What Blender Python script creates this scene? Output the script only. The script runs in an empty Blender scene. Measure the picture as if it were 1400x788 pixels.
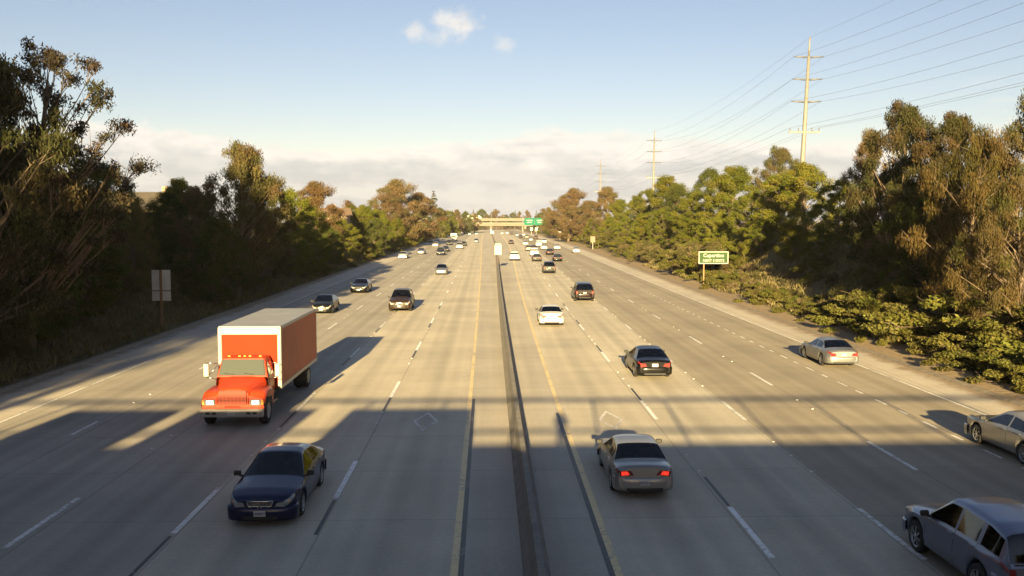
import bpy, bmesh, math, random
import numpy as np
from mathutils import Vector, Matrix, Quaternion

scene = bpy.context.scene
COL = scene.collection
RAD = math.radians

# ----------------------------------------------------------------- camera
CAM_H, FPX, U0, V0 = 7.6, 1250.0, 700.0, 394.0
YAW, PITCH = math.atan(33 / FPX), math.atan(90 / FPX)
cam_d = bpy.data.cameras.new('camera')
cam_d.sensor_width = 36.0
cam_d.lens = 36.0 * FPX / 1400.0
cam_d.clip_start = 0.05
cam_d.clip_end = 20000
cam = bpy.data.objects.new('camera', cam_d)
cam.location = (0, 0, CAM_H)
cam.rotation_euler = (RAD(90) - PITCH, 0, -YAW)
COL.objects.link(cam)
scene.camera = cam

# ----------------------------------------------------------------- sky and sun
SUN_EL = math.atan(0.207)
SUN_AZ = 0.08                       # shadows run along the road and a little to the right
EXPOSURE = 2.4
world = bpy.data.worlds.new('World')
scene.world = world
world.use_nodes = True


def build_sky():
    nt = world.node_tree
    n, l = nt.nodes, nt.links
    n.clear()

    def node(t, **k):
        x = n.new(t)
        for a, b in k.items():
            setattr(x, a, b)
        return x

    def math_(op, a, b=None, c=None):
        x = node('ShaderNodeMath', operation=op)
        for i, v in enumerate((a, b, c)):
            if v is None:
                continue
            if isinstance(v, (int, float)):
                x.inputs[i].default_value = v
            else:
                l.new(v, x.inputs[i])
        return x.outputs[0]

    def ramp(val, a, b, lo=0.0, hi=1.0):
        x = node('ShaderNodeMapRange', interpolation_type='SMOOTHSTEP')
        l.new(val, x.inputs[0])
        for i, v in enumerate((a, b, lo, hi)):
            x.inputs[i + 1].default_value = v
        return x.outputs[0]

    sky = node('ShaderNodeTexSky', sky_type='NISHITA', sun_disc=False)
    sky.sun_elevation = SUN_EL
    sky.sun_rotation = math.pi + SUN_AZ
    sky.air_density = 1.0
    sky.dust_density = 0.35
    sky.ozone_density = 2.2
    tc = node('ShaderNodeTexCoord')
    sep = node('ShaderNodeSeparateXYZ')
    l.new(tc.outputs['Generated'], sep.inputs[0])
    elev = math_('ARCSINE', sep.outputs[2])
    az = math_('ARCTAN2', sep.outputs[0], sep.outputs[1])
    cx = node('ShaderNodeCombineXYZ')
    l.new(az, cx.inputs[0])
    l.new(elev, cx.inputs[1])

    def noise(sx, sy, scale, detail, off=0.0, rough=0.55):
        mp = node('ShaderNodeMapping')
        mp.inputs['Scale'].default_value = (sx, sy, 1)
        mp.inputs['Location'].default_value = (off, off * .7, 0)
        l.new(cx.outputs[0], mp.inputs[0])
        nz = node('ShaderNodeTexNoise')
        nz.inputs['Scale'].default_value = scale
        nz.inputs['Detail'].default_value = detail
        nz.inputs['Roughness'].default_value = rough
        l.new(mp.outputs[0], nz.inputs['Vector'])
        return nz.outputs[0]

    # low cloud bank all round the horizon, ragged upper edge
    edge = math_('ADD', math_('MULTIPLY', noise(5, 9, 1.0, 2, 3.3), 0.09),
                 math_('MULTIPLY', noise(22, 40, 1.0, 6, 7.1, .6), 0.045))
    lim = math_('ADD', edge, 0.018)
    depth = math_('SUBTRACT', lim, elev)
    bank = ramp(depth, -0.003, 0.009)
    # thin streaks over the bank
    streak = ramp(noise(4, 34, 1.0, 5, 12.4), 0.62, 0.74)
    streak = math_('MULTIPLY', streak, ramp(elev, 0.10, 0.15, 1, 0))
    # separate puffs
    puffs = None
    wob = math_('SUBTRACT', noise(40, 40, 1.0, 6, 1.7, .65), 0.5)
    for (u, v, ru, rv, st) in ((621, 33, 36, 22, .8), (568, 42, 18, 17, .55), (687, 61, 17, 14, .42), (835, 190, 75, 13, .75), (905, 196, 50, 10, .5),
                               (596, 50, 30, 12, .25)):
        d = cam_dir(u, v)
        a0, e0 = math.atan2(d.x, d.y), math.asin(d.z)
        da = math_('DIVIDE', math_('SUBTRACT', az, a0), ru / FPX)
        de = math_('DIVIDE', math_('SUBTRACT', elev, e0), rv / FPX)
        r = math_('SQRT', math_('ADD', math_('MULTIPLY', da, da), math_('MULTIPLY', de, de)))
        r = math_('ADD', r, math_('MULTIPLY', wob, 2.6))
        p = ramp(r, 1.15, 0.1, 0, st)
        puffs = p if puffs is None else math_('MAXIMUM', puffs, p)
    fac = math_('MAXIMUM', math_('MAXIMUM', math_('MULTIPLY', bank, 0.92), math_('MULTIPLY', streak, 0.6)), puffs)
    # cloud tone: cream where thick and lit, greyer in layers
    tone = ramp(math_('ADD', math_('MULTIPLY', noise(6, 55, 1.0, 5, 5.5), 0.6),
                      math_('MULTIPLY', noise(30, 60, 1.0, 5, 2.2), 0.4)), 0.40, 0.59)
    crest = ramp(depth, 0.030, 0.006)                       # sunlit crests over a greyer layer
    tone = math_('MINIMUM', 1.0, math_('ADD', math_('MULTIPLY', tone, 0.45), math_('MULTIPLY', crest, 0.75)))
    cc = node('ShaderNodeMix', data_type='RGBA')
    l.new(tone, cc.inputs[0])
    cc.inputs[6].default_value = CLOUD_GREY
    cc.inputs[7].default_value = CLOUD_LIT
    mix = node('ShaderNodeMix', data_type='RGBA')
    l.new(fac, mix.inputs[0])
    gain = node('ShaderNodeMix', data_type='RGBA', blend_type='MULTIPLY')
    gain.inputs[0].default_value = 1.0
    l.new(sky.outputs[0], gain.inputs[6])
    gain.inputs[7].default_value = (0.70, 0.545, 0.51, 1)   # the camera's warm white balance
    l.new(gain.outputs[2], mix.inputs[6])
    l.new(cc.outputs[2], mix.inputs[7])
    bg = node('ShaderNodeBackground')
    bg.inputs[1].default_value = SKY_STRENGTH
    l.new(mix.outputs[2], bg.inputs[0])
    out = node('ShaderNodeOutputWorld')
    l.new(bg.outputs[0], out.inputs[0])


SKY_STRENGTH = 0.05
CLOUD_GREY = (2.42, 2.42, 2.36, 1)
CLOUD_LIT = (3.85, 3.6, 3.25, 1)


def cam_dir(u, v):
    d = Vector(((u - U0) / FPX, (V0 - v) / FPX, -1.0))
    return (cam.rotation_euler.to_matrix() @ d).normalized()


def px(u, v, z=0.0):
    """point where the photo pixel's ray meets the level z"""
    d = cam_dir(u, v)
    t = (z - CAM_H) / d.z
    return Vector((d.x * t, d.y * t, z))


def px_at(u, v, Y):
    d = cam_dir(u, v)
    t = Y / d.y
    return Vector((d.x * t, Y, CAM_H + d.z * t))


build_sky()

sun_d = bpy.data.lights.new('sun', 'SUN')
sun_d.energy = 4.6
sun_d.angle = RAD(0.55)
sun_d.color = (1.0, 0.76, 0.37)
sun = bpy.data.objects.new('sun', sun_d)
sd = Vector((math.sin(SUN_AZ), math.cos(SUN_AZ), -math.tan(SUN_EL)))
sun.rotation_euler = sd.to_track_quat('-Z', 'Y').to_euler()
sun.location = (-60, -400, 120)
COL.objects.link(sun)

scene.view_settings.view_transform = 'Standard'
scene.view_settings.look = 'None'
scene.view_settings.gamma = 1
scene.view_settings.use_curve_mapping = False
scene.view_settings.exposure = EXPOSURE
scene.render.engine = 'CYCLES'
scene.cycles.use_denoising = True
scene.cycles.max_bounces = 6
scene.cycles.diffuse_bounces = 3
scene.cycles.glossy_bounces = 3
scene.cycles.transparent_max_bounces = 8
scene.cycles.caustics_reflective = False
scene.cycles.caustics_refractive = False

# ----------------------------------------------------------------- helpers
MATS = {}


def mat(name, color, rough=0.6, metal=0.0, coat=0.0, emit=None, estr=0.0, noise=0.0, nscale=20.0, spec=0.5, bump=0.0):
    if name in MATS:
        return MATS[name]
    m = bpy.data.materials.new(name)
    m.use_nodes = True
    nt = m.node_tree
    b = nt.nodes['Principled BSDF']
    b.inputs['Base Color'].default_value = (*color, 1)
    b.inputs['Roughness'].default_value = rough
    b.inputs['Metallic'].default_value = metal
    b.inputs['Coat Weight'].default_value = coat
    b.inputs['Coat Roughness'].default_value = 0.04
    b.inputs['Specular IOR Level'].default_value = spec
    if emit:
        b.inputs['Emission Color'].default_value = (*emit, 1)
        b.inputs['Emission Strength'].default_value = estr
    if noise > 0 or bump > 0:
        tc = nt.nodes.new('ShaderNodeTexCoord')
        nz = nt.nodes.new('ShaderNodeTexNoise')
        nz.inputs['Scale'].default_value = nscale
        nz.inputs['Detail'].default_value = 6
        nt.links.new(tc.outputs['Object'], nz.inputs['Vector'])
        if noise > 0:
            mr = nt.nodes.new('ShaderNodeMapRange')
            mr.inputs[1].default_value = 0.25
            mr.inputs[2].default_value = 0.75
            mr.inputs[3].default_value = 1 - noise
            mr.inputs[4].default_value = 1 + noise
            nt.links.new(nz.outputs[0], mr.inputs[0])
            mx = nt.nodes.new('ShaderNodeMix')
            mx.data_type = 'RGBA'
            mx.blend_type = 'MULTIPLY'
            mx.inputs[0].default_value = 1
            mx.inputs[6].default_value = (*color, 1)
            nt.links.new(mr.outputs[0], mx.inputs[7])
            nt.links.new(mx.outputs[2], b.inputs['Base Color'])
        if bump > 0:
            bp = nt.nodes.new('ShaderNodeBump')
            bp.inputs['Strength'].default_value = bump
            bp.inputs['Distance'].default_value = 0.02
            nt.links.new(nz.outputs[0], bp.inputs['Height'])
            nt.links.new(bp.outputs[0], b.inputs['Normal'])
    MATS[name] = m
    return m


def tag(o, label=None, cat=None, group=None, kind=None):
    if label:
        o['label'] = label
    if cat:
        o['category'] = cat
    if group:
        o['group'] = group
    if kind:
        o['kind'] = kind
    return o


def link(name, mesh, m=None, parent=None):
    o = bpy.data.objects.new(name, mesh)
    COL.objects.link(o)
    if m is not None:
        if len(mesh.materials) == 0:
            mesh.materials.append(None)
        o.material_slots[0].link = 'OBJECT'
        o.material_slots[0].material = m
    if parent is not None:
        o.parent = parent
    return o


def empty(name, loc=(0, 0, 0), rz=0.0):
    o = bpy.data.objects.new(name, None)
    o.empty_display_size = 0.3
    COL.objects.link(o)
    o.location = loc
    o.rotation_euler = (0, 0, rz)
    return o


def np_mesh(name, verts, faces, smooth=False):
    """verts (n,3) array, faces list of tuples or (n,k) array"""
    me = bpy.data.meshes.new(name)
    verts = np.asarray(verts, dtype=np.float32)
    if isinstance(faces, np.ndarray):
        k = faces.shape[1]
        nf = faces.shape[0]
        me.vertices.add(len(verts))
        me.vertices.foreach_set('co', verts.ravel())
        me.loops.add(nf * k)
        me.loops.foreach_set('vertex_index', faces.astype(np.int32).ravel())
        me.polygons.add(nf)
        me.polygons.foreach_set('loop_start', np.arange(0, nf * k, k, dtype=np.int32))
        me.polygons.foreach_set('loop_total', np.full(nf, k, dtype=np.int32))
        me.update(calc_edges=True)
    else:
        me.from_pydata([tuple(v) for v in verts], [], faces)
        me.update()
    if smooth:
        me.polygons.foreach_set('use_smooth', np.ones(len(me.polygons), dtype=bool))
    return me


class MB:
    """collects boxes, tubes, prisms and lathes into one mesh"""

    def __init__(self):
        self.bm = bmesh.new()

    def box(self, c, s, rot=None, bevel=0.0):
        M = Matrix.Translation(Vector(c))
        if rot is not None:
            M = M @ rot
        M = M @ Matrix.Diagonal((*s, 1))
        r = bmesh.ops.create_cube(self.bm, size=1.0, matrix=M)
        if bevel > 0:
            es = {e for v in r['verts'] for e in v.link_edges}
            bmesh.ops.bevel(self.bm, geom=list(es), offset=bevel, segments=2, affect='EDGES', profile=0.5)
        return self

    def tube(self, pts, rad, n=8, cap=True):
        pts = [Vector(p) for p in pts]
        if not isinstance(rad, (list, tuple)):
            rad = [rad] * len(pts)
        rings = []
        for i, p in enumerate(pts):
            a = pts[max(0, i - 1)]
            b = pts[min(len(pts) - 1, i + 1)]
            t = (b - a).normalized()
            q = t.to_track_quat('Z', 'Y')
            rings.append([self.bm.verts.new(p + q @ Vector((math.cos(2 * math.pi * k / n) * rad[i],
                                                            math.sin(2 * math.pi * k / n) * rad[i], 0)))
                          for k in range(n)])
        for i in range(len(rings) - 1):
            for k in range(n):
                f = self.bm.faces.new((rings[i][k], rings[i][(k + 1) % n], rings[i + 1][(k + 1) % n], rings[i + 1][k]))
                f.smooth = True
        if cap:
            self.bm.faces.new(list(reversed(rings[0])))
            self.bm.faces.new(rings[-1])
        return self

    def prism(self, poly, d0, d1, axis='Y'):
        """polygon in the plane across axis, extruded d0..d1"""
        def P(a, b, d):
            return {'Y': (a, d, b), 'X': (d, a, b), 'Z': (a, b, d)}[axis]
        v0 = [self.bm.verts.new(P(a, b, d0)) for a, b in poly]
        v1 = [self.bm.verts.new(P(a, b, d1)) for a, b in poly]
        n = len(poly)
        self.bm.faces.new(v0)
        self.bm.faces.new(list(reversed(v1)))
        for i in range(n):
            self.bm.faces.new((v0[i], v1[i], v1[(i + 1) % n], v0[(i + 1) % n]))
        return self

    def lathe(self, prof, n=24, axis='X', c=(0, 0, 0)):
        """profile [(radius, along axis)] turned round the axis"""
        rings = []
        for r, d in prof:
            ring = []
            for k in range(n):
                a = 2 * math.pi * k / n
                x, y = r * math.cos(a), r * math.sin(a)
                p = {'X': (d, x, y), 'Z': (x, y, d), 'Y': (x, d, y)}[axis]
                ring.append(self.bm.verts.new((p[0] + c[0], p[1] + c[1], p[2] + c[2])))
            rings.append(ring)
        for i in range(len(rings) - 1):
            for k in range(n):
                f = self.bm.faces.new((rings[i][k], rings[i][(k + 1) % n], rings[i + 1][(k + 1) % n], rings[i + 1][k]))
                f.smooth = True
        return self

    def mesh(self, name):
        bmesh.ops.recalc_face_normals(self.bm, faces=self.bm.faces)
        me = bpy.data.meshes.new(name)
        self.bm.to_mesh(me)
        self.bm.free()
        return me

    def build(self, name, m, parent=None):
        return link(name, self.mesh(name), m, parent)


def text_mesh(body, size, bold=False):
    cu = bpy.data.curves.new('lettering', 'FONT')
    cu.body = body
    cu.size = size
    cu.align_x = 'CENTER'
    cu.align_y = 'CENTER'
    cu.resolution_u = 2
    cu.extrude = 0.003
    if bold:
        cu.offset = size * 0.02
    o = bpy.data.objects.new('lettering', cu)
    COL.objects.link(o)
    bpy.context.view_layer.update()
    me = bpy.data.meshes.new_from_object(o)
    bpy.data.objects.remove(o)
    bpy.data.curves.remove(cu)
    return me


# ----------------------------------------------------------------- road geometry (lat = sideways metres at the camera, Z = metres ahead)
Y_L, Y_R = -0.69, 2.79                           # inner yellow lines
LANES_L = [-4.2, -7.7, -11.3, -14.9]
LANES_R = [6.4, 9.8, 13.1]
EXIT_R = 16.5
EDGE_L, EDGE_R = -18.55, 19.55
PAVE_L, PAVE_R = -21.9, 22.0


def s_right(Z):
    return 5.0 * (1 - np.exp(-(np.maximum(Z, 0) / 230.0) ** 2))


def s_left(Z):
    return -2.0 * (1 - np.exp(-(np.maximum(Z, 0) / 300.0) ** 2))


def road_x(lat, Z):
    lat = np.asarray(lat, dtype=float)
    Z = np.asarray(Z, dtype=float)
    t = np.clip((lat - Y_L) / (Y_R - Y_L), 0, 1)
    ex = np.clip((lat - EDGE_R) / (PAVE_R - EDGE_R), 0, 1) * 3.2 * (1 - np.exp(-(np.maximum(Z, 0) / 250.0) ** 2))
    return lat + s_left(Z) * (1 - t) + s_right(Z) * t + ex


def vnoise(x, y, seed=0):
    """cheap smooth value noise"""
    xi, yi = np.floor(x), np.floor(y)
    xf, yf = x - xi, y - yi
    xf, yf = xf * xf * (3 - 2 * xf), yf * yf * (3 - 2 * yf)

    def h(a, b):
        s = np.sin(a * 127.1 + b * 311.7 + seed * 74.7) * 43758.5453
        return s - np.floor(s)
    return (h(xi, yi) * (1 - xf) + h(xi + 1, yi) * xf) * (1 - yf) + (h(xi, yi + 1) * (1 - xf) + h(xi + 1, yi + 1) * xf) * yf


PLATEAU = 6.0


def ground_z(lat, Z):
    lat = np.asarray(lat, dtype=float)
    Z = np.asarray(Z, dtype=float)
    dl = np.maximum(PAVE_L - lat, 0)
    dr = np.maximum(lat - PAVE_R, 0)
    fade = 1 - 0.5 * np.clip((Z - 350) / 300.0, 0, 1)

    def sm(d, a, b):
        t = np.clip((d - a) / (b - a), 0, 1)
        return t * t * (3 - 2 * t)
    z = PLATEAU * fade * (sm(dl, 0.6, 16) + sm(dr, 3.0, 19))
    out = (dl > 0) | (dr > 0)
    d = dl + dr
    bump = (vnoise(lat * .25, Z * .25, 1) - .5) * 0.7 + (vnoise(lat * .9, Z * .9, 2) - .5) * 0.22
    z = z + np.where(out, bump * np.clip((d - 1.0) / 4.0, 0, 1), 0)
    z = z + np.where(out, 0.02 * np.clip(d, 0, 1), -0.08)
    return z


def ground_at(x, Y):
    """height of the ground under world x, Y (inverts the sideways shift)"""
    sh = float(s_left(Y)) if x < 0 else float(road_x(PAVE_R, Y)) - PAVE_R
    return float(ground_z(x - sh, Y))


# ----------------------------------------------------------------- surface materials
class NT:
    def __init__(self, m):
        self.nt = m.node_tree
        self.n, self.l = self.nt.nodes, self.nt.links
        self.b = self.n['Principled BSDF']

    def node(self, t, **k):
        x = self.n.new(t)
        for a, b in k.items():
            setattr(x, a, b)
        return x

    def m(self, op, a, b=None, c=None):
        x = self.node('ShaderNodeMath', operation=op)
        for i, v in enumerate((a, b, c)):
            if v is None:
                continue
            if isinstance(v, (int, float)):
                x.inputs[i].default_value = v
            else:
                self.l.new(v, x.inputs[i])
        return x.outputs[0]

    def ramp(self, val, a, b, lo=0.0, hi=1.0):
        x = self.node('ShaderNodeMapRange', interpolation_type='SMOOTHSTEP')
        self.l.new(val, x.inputs[0])
        for i, v in enumerate((a, b, lo, hi)):
            x.inputs[i + 1].default_value = v
        return x.outputs[0]

    def mix(self, fac, a, b, mode='MIX'):
        x = self.node('ShaderNodeMix', data_type='RGBA', blend_type=mode)
        for i, v in ((0, fac), (6, a), (7, b)):
            if isinstance(v, (int, float)):
                x.inputs[i].default_value = v
            elif isinstance(v, tuple):
                x.inputs[i].default_value = (*v, 1)
            else:
                self.l.new(v, x.inputs[i])
        return x.outputs[2]

    def noise(self, vec, scale, detail=4, rough=0.55, sc=(1, 1, 1)):
        mp = self.node('ShaderNodeMapping')
        mp.inputs['Scale'].default_value = sc
        self.l.new(vec, mp.inputs[0])
        nz = self.node('ShaderNodeTexNoise')
        nz.inputs['Scale'].default_value = scale
        nz.inputs['Detail'].default_value = detail
        nz.inputs['Roughness'].default_value = rough
        self.l.new(mp.outputs[0], nz.inputs['Vector'])
        return nz.outputs[0]


def new_mat(name):
    m = bpy.data.materials.new(name)
    m.use_nodes = True
    return m, NT(m)


def road_material():
    m, t = new_mat('concrete_pavement')
    uv = t.node('ShaderNodeUVMap', uv_map='lat')
    sp = t.node('ShaderNodeSeparateXYZ')
    t.l.new(uv.outputs[0], sp.inputs[0])
    lat, z = sp.outputs[0], sp.outputs[1]
    inner = t.m('MULTIPLY', t.ramp(lat, 9.85, 9.75), t.ramp(lat, -7.9, -7.5))
    base = t.mix(inner, (0.33, 0.285, 0.21), (0.49, 0.44, 0.34))
    left = t.ramp(lat, -7.9, -7.6, 1, 0)
    base = t.mix(left, base, (0.36, 0.325, 0.265))
    med = t.m('MULTIPLY', t.ramp(lat, -0.7, -0.6), t.ramp(lat, 2.75, 2.65))
    base = t.mix(med, base, (0.42, 0.38, 0.31))
    shl = t.m('MAXIMUM', t.ramp(lat, 19.6, 19.8), t.ramp(lat, -18.6, -18.8))
    base = t.mix(shl, base, (0.47, 0.42, 0.34))
    # oil and tyre bands along each lane
    ln = t.m('FRACT', t.m('DIVIDE', t.m('SUBTRACT', lat, 2.79), 3.46))
    c = t.m('ABSOLUTE', t.m('SUBTRACT', ln, 0.5))
    oil = t.ramp(c, 0.02, 0.16, 1, 0)
    tyre = t.ramp(t.m('ABSOLUTE', t.m('SUBTRACT', c, 0.24)), 0.0, 0.10, 1, 0)
    band = t.m('ADD', t.m('MULTIPLY', oil, 0.20), t.m('MULTIPLY', tyre, 0.09))
    st = t.noise(uv.outputs[0], 1.0, 4, .55, (1.4, 0.03, 1))
    band = t.m('MULTIPLY', band, t.ramp(st, 0.3, 0.65, 0.3, 1.2))
    band = t.m('MULTIPLY', band, t.m('SUBTRACT', 1.0, t.m('MAXIMUM', med, shl)))
    fac = t.m('SUBTRACT', 1.0, band)
    fac = t.m('MULTIPLY', fac, t.ramp(st, 0.25, 0.75, 0.90, 1.08))
    fac = t.m('MULTIPLY', fac, t.ramp(t.noise(uv.outputs[0], 0.22, 6, .6), 0.3, 0.7, 0.90, 1.09))
    fac = t.m('MULTIPLY', fac, t.ramp(t.noise(uv.outputs[0], 9.0, 5, .7), 0.2, 0.8, 0.90, 1.10))
    # slab-to-slab tone and transverse joints
    cell = t.node('ShaderNodeTexWhiteNoise', noise_dimensions='2D')
    cv = t.node('ShaderNodeCombineXYZ')
    t.l.new(t.m('FLOOR', t.m('DIVIDE', t.m('SUBTRACT', lat, 2.79), 3.46)), cv.inputs[0])
    t.l.new(t.m('FLOOR', t.m('DIVIDE', z, 4.6)), cv.inputs[1])
    t.l.new(cv.outputs[0], cell.inputs['Vector'])
    fac = t.m('MULTIPLY', fac, t.ramp(cell.outputs['Value'], 0, 1, 0.96, 1.03))
    j = t.m('ABSOLUTE', t.m('SUBTRACT', t.m('FRACT', t.m('DIVIDE', z, 4.6)), 0.5))
    joint = t.ramp(j, 0.494, 0.4975, 0, 0.28)
    lj = t.ramp(t.m('ABSOLUTE', t.m('SUBTRACT', c, 0.5)), 0.004, 0.010, 0.30, 0)
    joint = t.m('MAXIMUM', joint, lj)
    fac = t.m('MULTIPLY', fac, t.m('SUBTRACT', 1.0, joint))
    col = t.mix(1.0, base, fac, 'MULTIPLY')
    # dirt blown over the shoulders
    dn = t.noise(uv.outputs[0], 0.7, 6, .65)
    edge = t.m('MAXIMUM', t.ramp(lat, 20.4, 22.0), t.ramp(lat, -20.2, -21.9))
    dirt = t.ramp(t.m('ADD', dn, t.m('MULTIPLY', edge, 0.45)), 0.62, 0.92)
    col = t.mix(dirt, col, (0.27, 0.205, 0.135))
    t.l.new(col, t.b.inputs['Base Color'])
    t.b.inputs['Roughness'].default_value = 0.72
    t.b.inputs['Specular IOR Level'].default_value = 0.35
    bp = t.node('ShaderNodeBump')
    bp.inputs['Strength'].default_value = 0.25
    bp.inputs['Distance'].default_value = 0.01
    t.l.new(t.noise(uv.outputs[0], 25, 4, .6), bp.inputs['Height'])
    t.l.new(bp.outputs[0], t.b.inputs['Normal'])
    return m


def ground_material():
    m, t = new_mat('bank_soil_and_dry_grass')
    uv = t.node('ShaderNodeUVMap', uv_map='lat')
    sp = t.node('ShaderNodeSeparateXYZ')
    t.l.new(uv.outputs[0], sp.inputs[0])
    lat = sp.outputs[0]
    n1 = t.noise(uv.outputs[0], 0.35, 6, .6)
    n2 = t.noise(uv.outputs[0], 3.5, 6, .65)
    g = t.mix(t.ramp(n1, 0.35, 0.65), (0.10, 0.085, 0.045), (0.165, 0.125, 0.07))
    g = t.mix(t.ramp(n2, 0.4, 0.7, 0, .6), g, (0.075, 0.075, 0.03))
    near = t.m('MAXIMUM', t.ramp(t.m('ADD', lat, t.m('MULTIPLY', n1, 3.0)), 28.2, 26.0),
               0.0)
    near = t.m('MULTIPLY', near, t.ramp(lat, 0, 1))
    dirt = t.mix(t.ramp(n2, 0.3, 0.7), (0.24, 0.18, 0.115), (0.32, 0.25, 0.165))
    g = t.mix(near, g, dirt)
    t.l.new(g, t.b.inputs['Base Color'])
    t.b.inputs['Roughness'].default_value = 0.95
    t.b.inputs['Specular IOR Level'].default_value = 0.1
    bp = t.node('ShaderNodeBump')
    bp.inputs['Strength'].default_value = 0.8
    bp.inputs['Distance'].default_value = 0.08
    t.l.new(n2, bp.inputs['Height'])
    t.l.new(bp.outputs[0], t.b.inputs['Normal'])
    return m


def paint_material(name, color, worn):
    m, t = new_mat(name)
    tc = t.node('ShaderNodeTexCoord')
    geo = t.node('ShaderNodeNewGeometry')
    n1 = t.noise(geo.outputs['Position'], 6.0, 6, .7)
    n2 = t.noise(geo.outputs['Position'], 0.6, 3, .5)
    f = t.ramp(t.m('ADD', n1, t.m('MULTIPLY', n2, 0.5)), 0.72 - worn, 0.98 - worn * .6)
    col = t.mix(f, color, (0.27, 0.25, 0.215))
    t.l.new(col, t.b.inputs['Base Color'])
    t.b.inputs['Roughness'].default_value = 0.55
    return m


M_ROAD = road_material()
M_GROUND = ground_material()
M_WHITE = paint_material('worn_white_road_paint', (0.82, 0.81, 0.77), -0.02)
M_FAINT = paint_material('faded_white_road_paint', (0.74, 0.72, 0.66), 0.03)
M_YELLOW = paint_material('yellow_road_paint', (0.70, 0.55, 0.27), 0.0)
M_BLACK = paint_material('black_contrast_stripe', (0.05, 0.048, 0.046), -0.08)
M_CONC = mat('barrier_concrete', (0.19, 0.172, 0.145), 0.85, noise=0.25, nscale=3.0, bump=.2)
M_CONC2 = mat('bridge_concrete', (0.135, 0.122, 0.10), 0.85, noise=0.14, nscale=0.8)
M_STEEL = mat('galvanised_steel', (0.20, 0.20, 0.195), 0.5, 0.6, noise=.15, nscale=8)
M_WOOD = mat('brown_sign_post', (0.20, 0.12, 0.06), 0.8, noise=.3, nscale=12)


def grid_object(name, lats, zs, zfun, m, parent=None, smooth=False):
    la, zz = np.meshgrid(np.array(lats, float), np.array(zs, float))
    x = road_x(la, zz)
    h = zfun(la, zz)
    v = np.stack([x, zz, h], -1).reshape(-1, 3)
    nx, ny = len(lats), len(zs)
    i = np.arange(nx - 1)[None, :] + nx * np.arange(ny - 1)[:, None]
    i = i.ravel()
    f = np.stack([i, i + 1, i + nx + 1, i + nx], -1)
    me = np_mesh(name, v, f, smooth)
    uvl = me.uv_layers.new(name='lat')
    q = np.stack([la, zz], -1).reshape(-1, 2)[f.ravel()]
    uvl.data.foreach_set('uv', q.astype(np.float32).ravel())
    return link(name, me, m, parent)


def zrange(a, b, near=1.5, grow=1.035):
    out, s = [a], near
    while out[-1] < b:
        out.append(out[-1] + s)
        if out[-1] > 60:
            s *= grow
    return out


ZS = zrange(-60, 900)
road = grid_object('road', sorted({PAVE_L, EDGE_L, -15, -11, -7.7, -4.2, Y_L, 1.0, Y_R, 6.4, 9.8, 13.1, 16.5, EDGE_R, PAVE_R}), ZS,
                   lambda a, b: a * 0.0, M_ROAD)
tag(road, 'wide tan concrete freeway running straight to the far overpass', kind='structure')

latg = [-1500, -700, -300, -160, -100, -75, -60] + list(np.arange(-52, -22, 1.0)) + [PAVE_L - .01, PAVE_L + .3, -10, 0, 10, PAVE_R - .3, PAVE_R + .01] + \
    list(np.arange(23, 53, 1.0)) + [60, 75, 100, 160, 300, 700, 1500]
ground = grid_object('ground', latg, zrange(-160, 260, 2.0, 1.012) + [290, 330, 380, 440, 520, 620, 760, 900, 1200, 1800, 3500, 7000],
                     ground_z, M_GROUND, smooth=True)
tag(ground, 'dry grass banks and dirt verge rising beside the freeway', kind='structure')


def strip(name, lat0, lat1, z0, z1, m, h=0.004, parent=road, step=6.0):
    n = max(1, int((z1 - z0) / step))
    return grid_object(name, [lat0, lat1], list(np.linspace(z0, z1, n + 1)), lambda a, b: a * 0 + h, m, parent)


def solid_line(name, lat, w, z0, z1, m, h=0.004):
    return grid_object(name, [lat - w / 2, lat + w / 2], zrange(z0, z1, 3.0, 1.03), lambda a, b: a * 0 + h, m, road)


# yellow median lines with their black contrast stripes
solid_line('yellow_line', Y_L - .05, .17, -30, 620, M_YELLOW)
solid_line('contrast_stripe', Y_L + .10, .12, -30, 38, M_BLACK)
solid_line('yellow_line', Y_R, .17, -30, 620, M_YELLOW)
solid_line('contrast_stripe', Y_R - .15, .13, -30, 34, M_BLACK)
solid_line('edge_line', EDGE_L, .14, -30, 500, M_FAINT)
solid_line('edge_line', EDGE_R, .14, -30, 500, M_FAINT)

CYC = 14.63
# (lateral position, near end of one dash, length, paint, contrast stripe: +1 beyond the dash, -1 before it)
DASHES = [(LANES_R[0], 20.1, 3.7, M_WHITE, 1, .15), (LANES_R[1], 19.9, 3.7, M_FAINT, 0, .15), (LANES_R[2], 27.3, 3.7, M_FAINT, 0, .15),
          (LANES_L[0], 24.9, 3.9, M_WHITE, -1, .15), (LANES_L[1], 22.1, 3.9, M_FAINT, -1, .15), (LANES_L[2], 21.2, 3.9, M_FAINT, 0, .15),
          (LANES_L[3], 32.7, 2.2, M_FAINT, 0, .14)]
M_DOT = mat('white_ceramic_road_marker', (0.7, 0.68, 0.62), 0.4)
dot_me = MB().lathe([(0.055, 0), (0.05, .012), (0.03, .018), (0.002, .02)], 8, 'Z').mesh('road_marker')
for lat, z0, ln, pm, cs, w in DASHES:
    z = z0 - CYC * math.floor((z0 - 14) / CYC)
    lim = 520
    while z < lim:
        strip('lane_dash', lat - w / 2, lat + w / 2, z, z + ln, pm)
        if cs and z < 90:
            a = z + ln + .1 if cs > 0 else z - 3.0
            strip('contrast_dash', lat - .05, lat + .05, a, a + 2.8, M_BLACK)
        if z < 110:
            for dd in (3.6, 5.5, 7.4):
                zd = z + ln + dd
                if (dd != 5.5) and (z > 80 or (int(z) + int(dd)) % 3 == 0):
                    continue
                o = link('road_marker', dot_me, M_DOT, road)
                o.location = (float(road_x(lat, zd)), zd, 0.004)
        z += CYC
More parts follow.
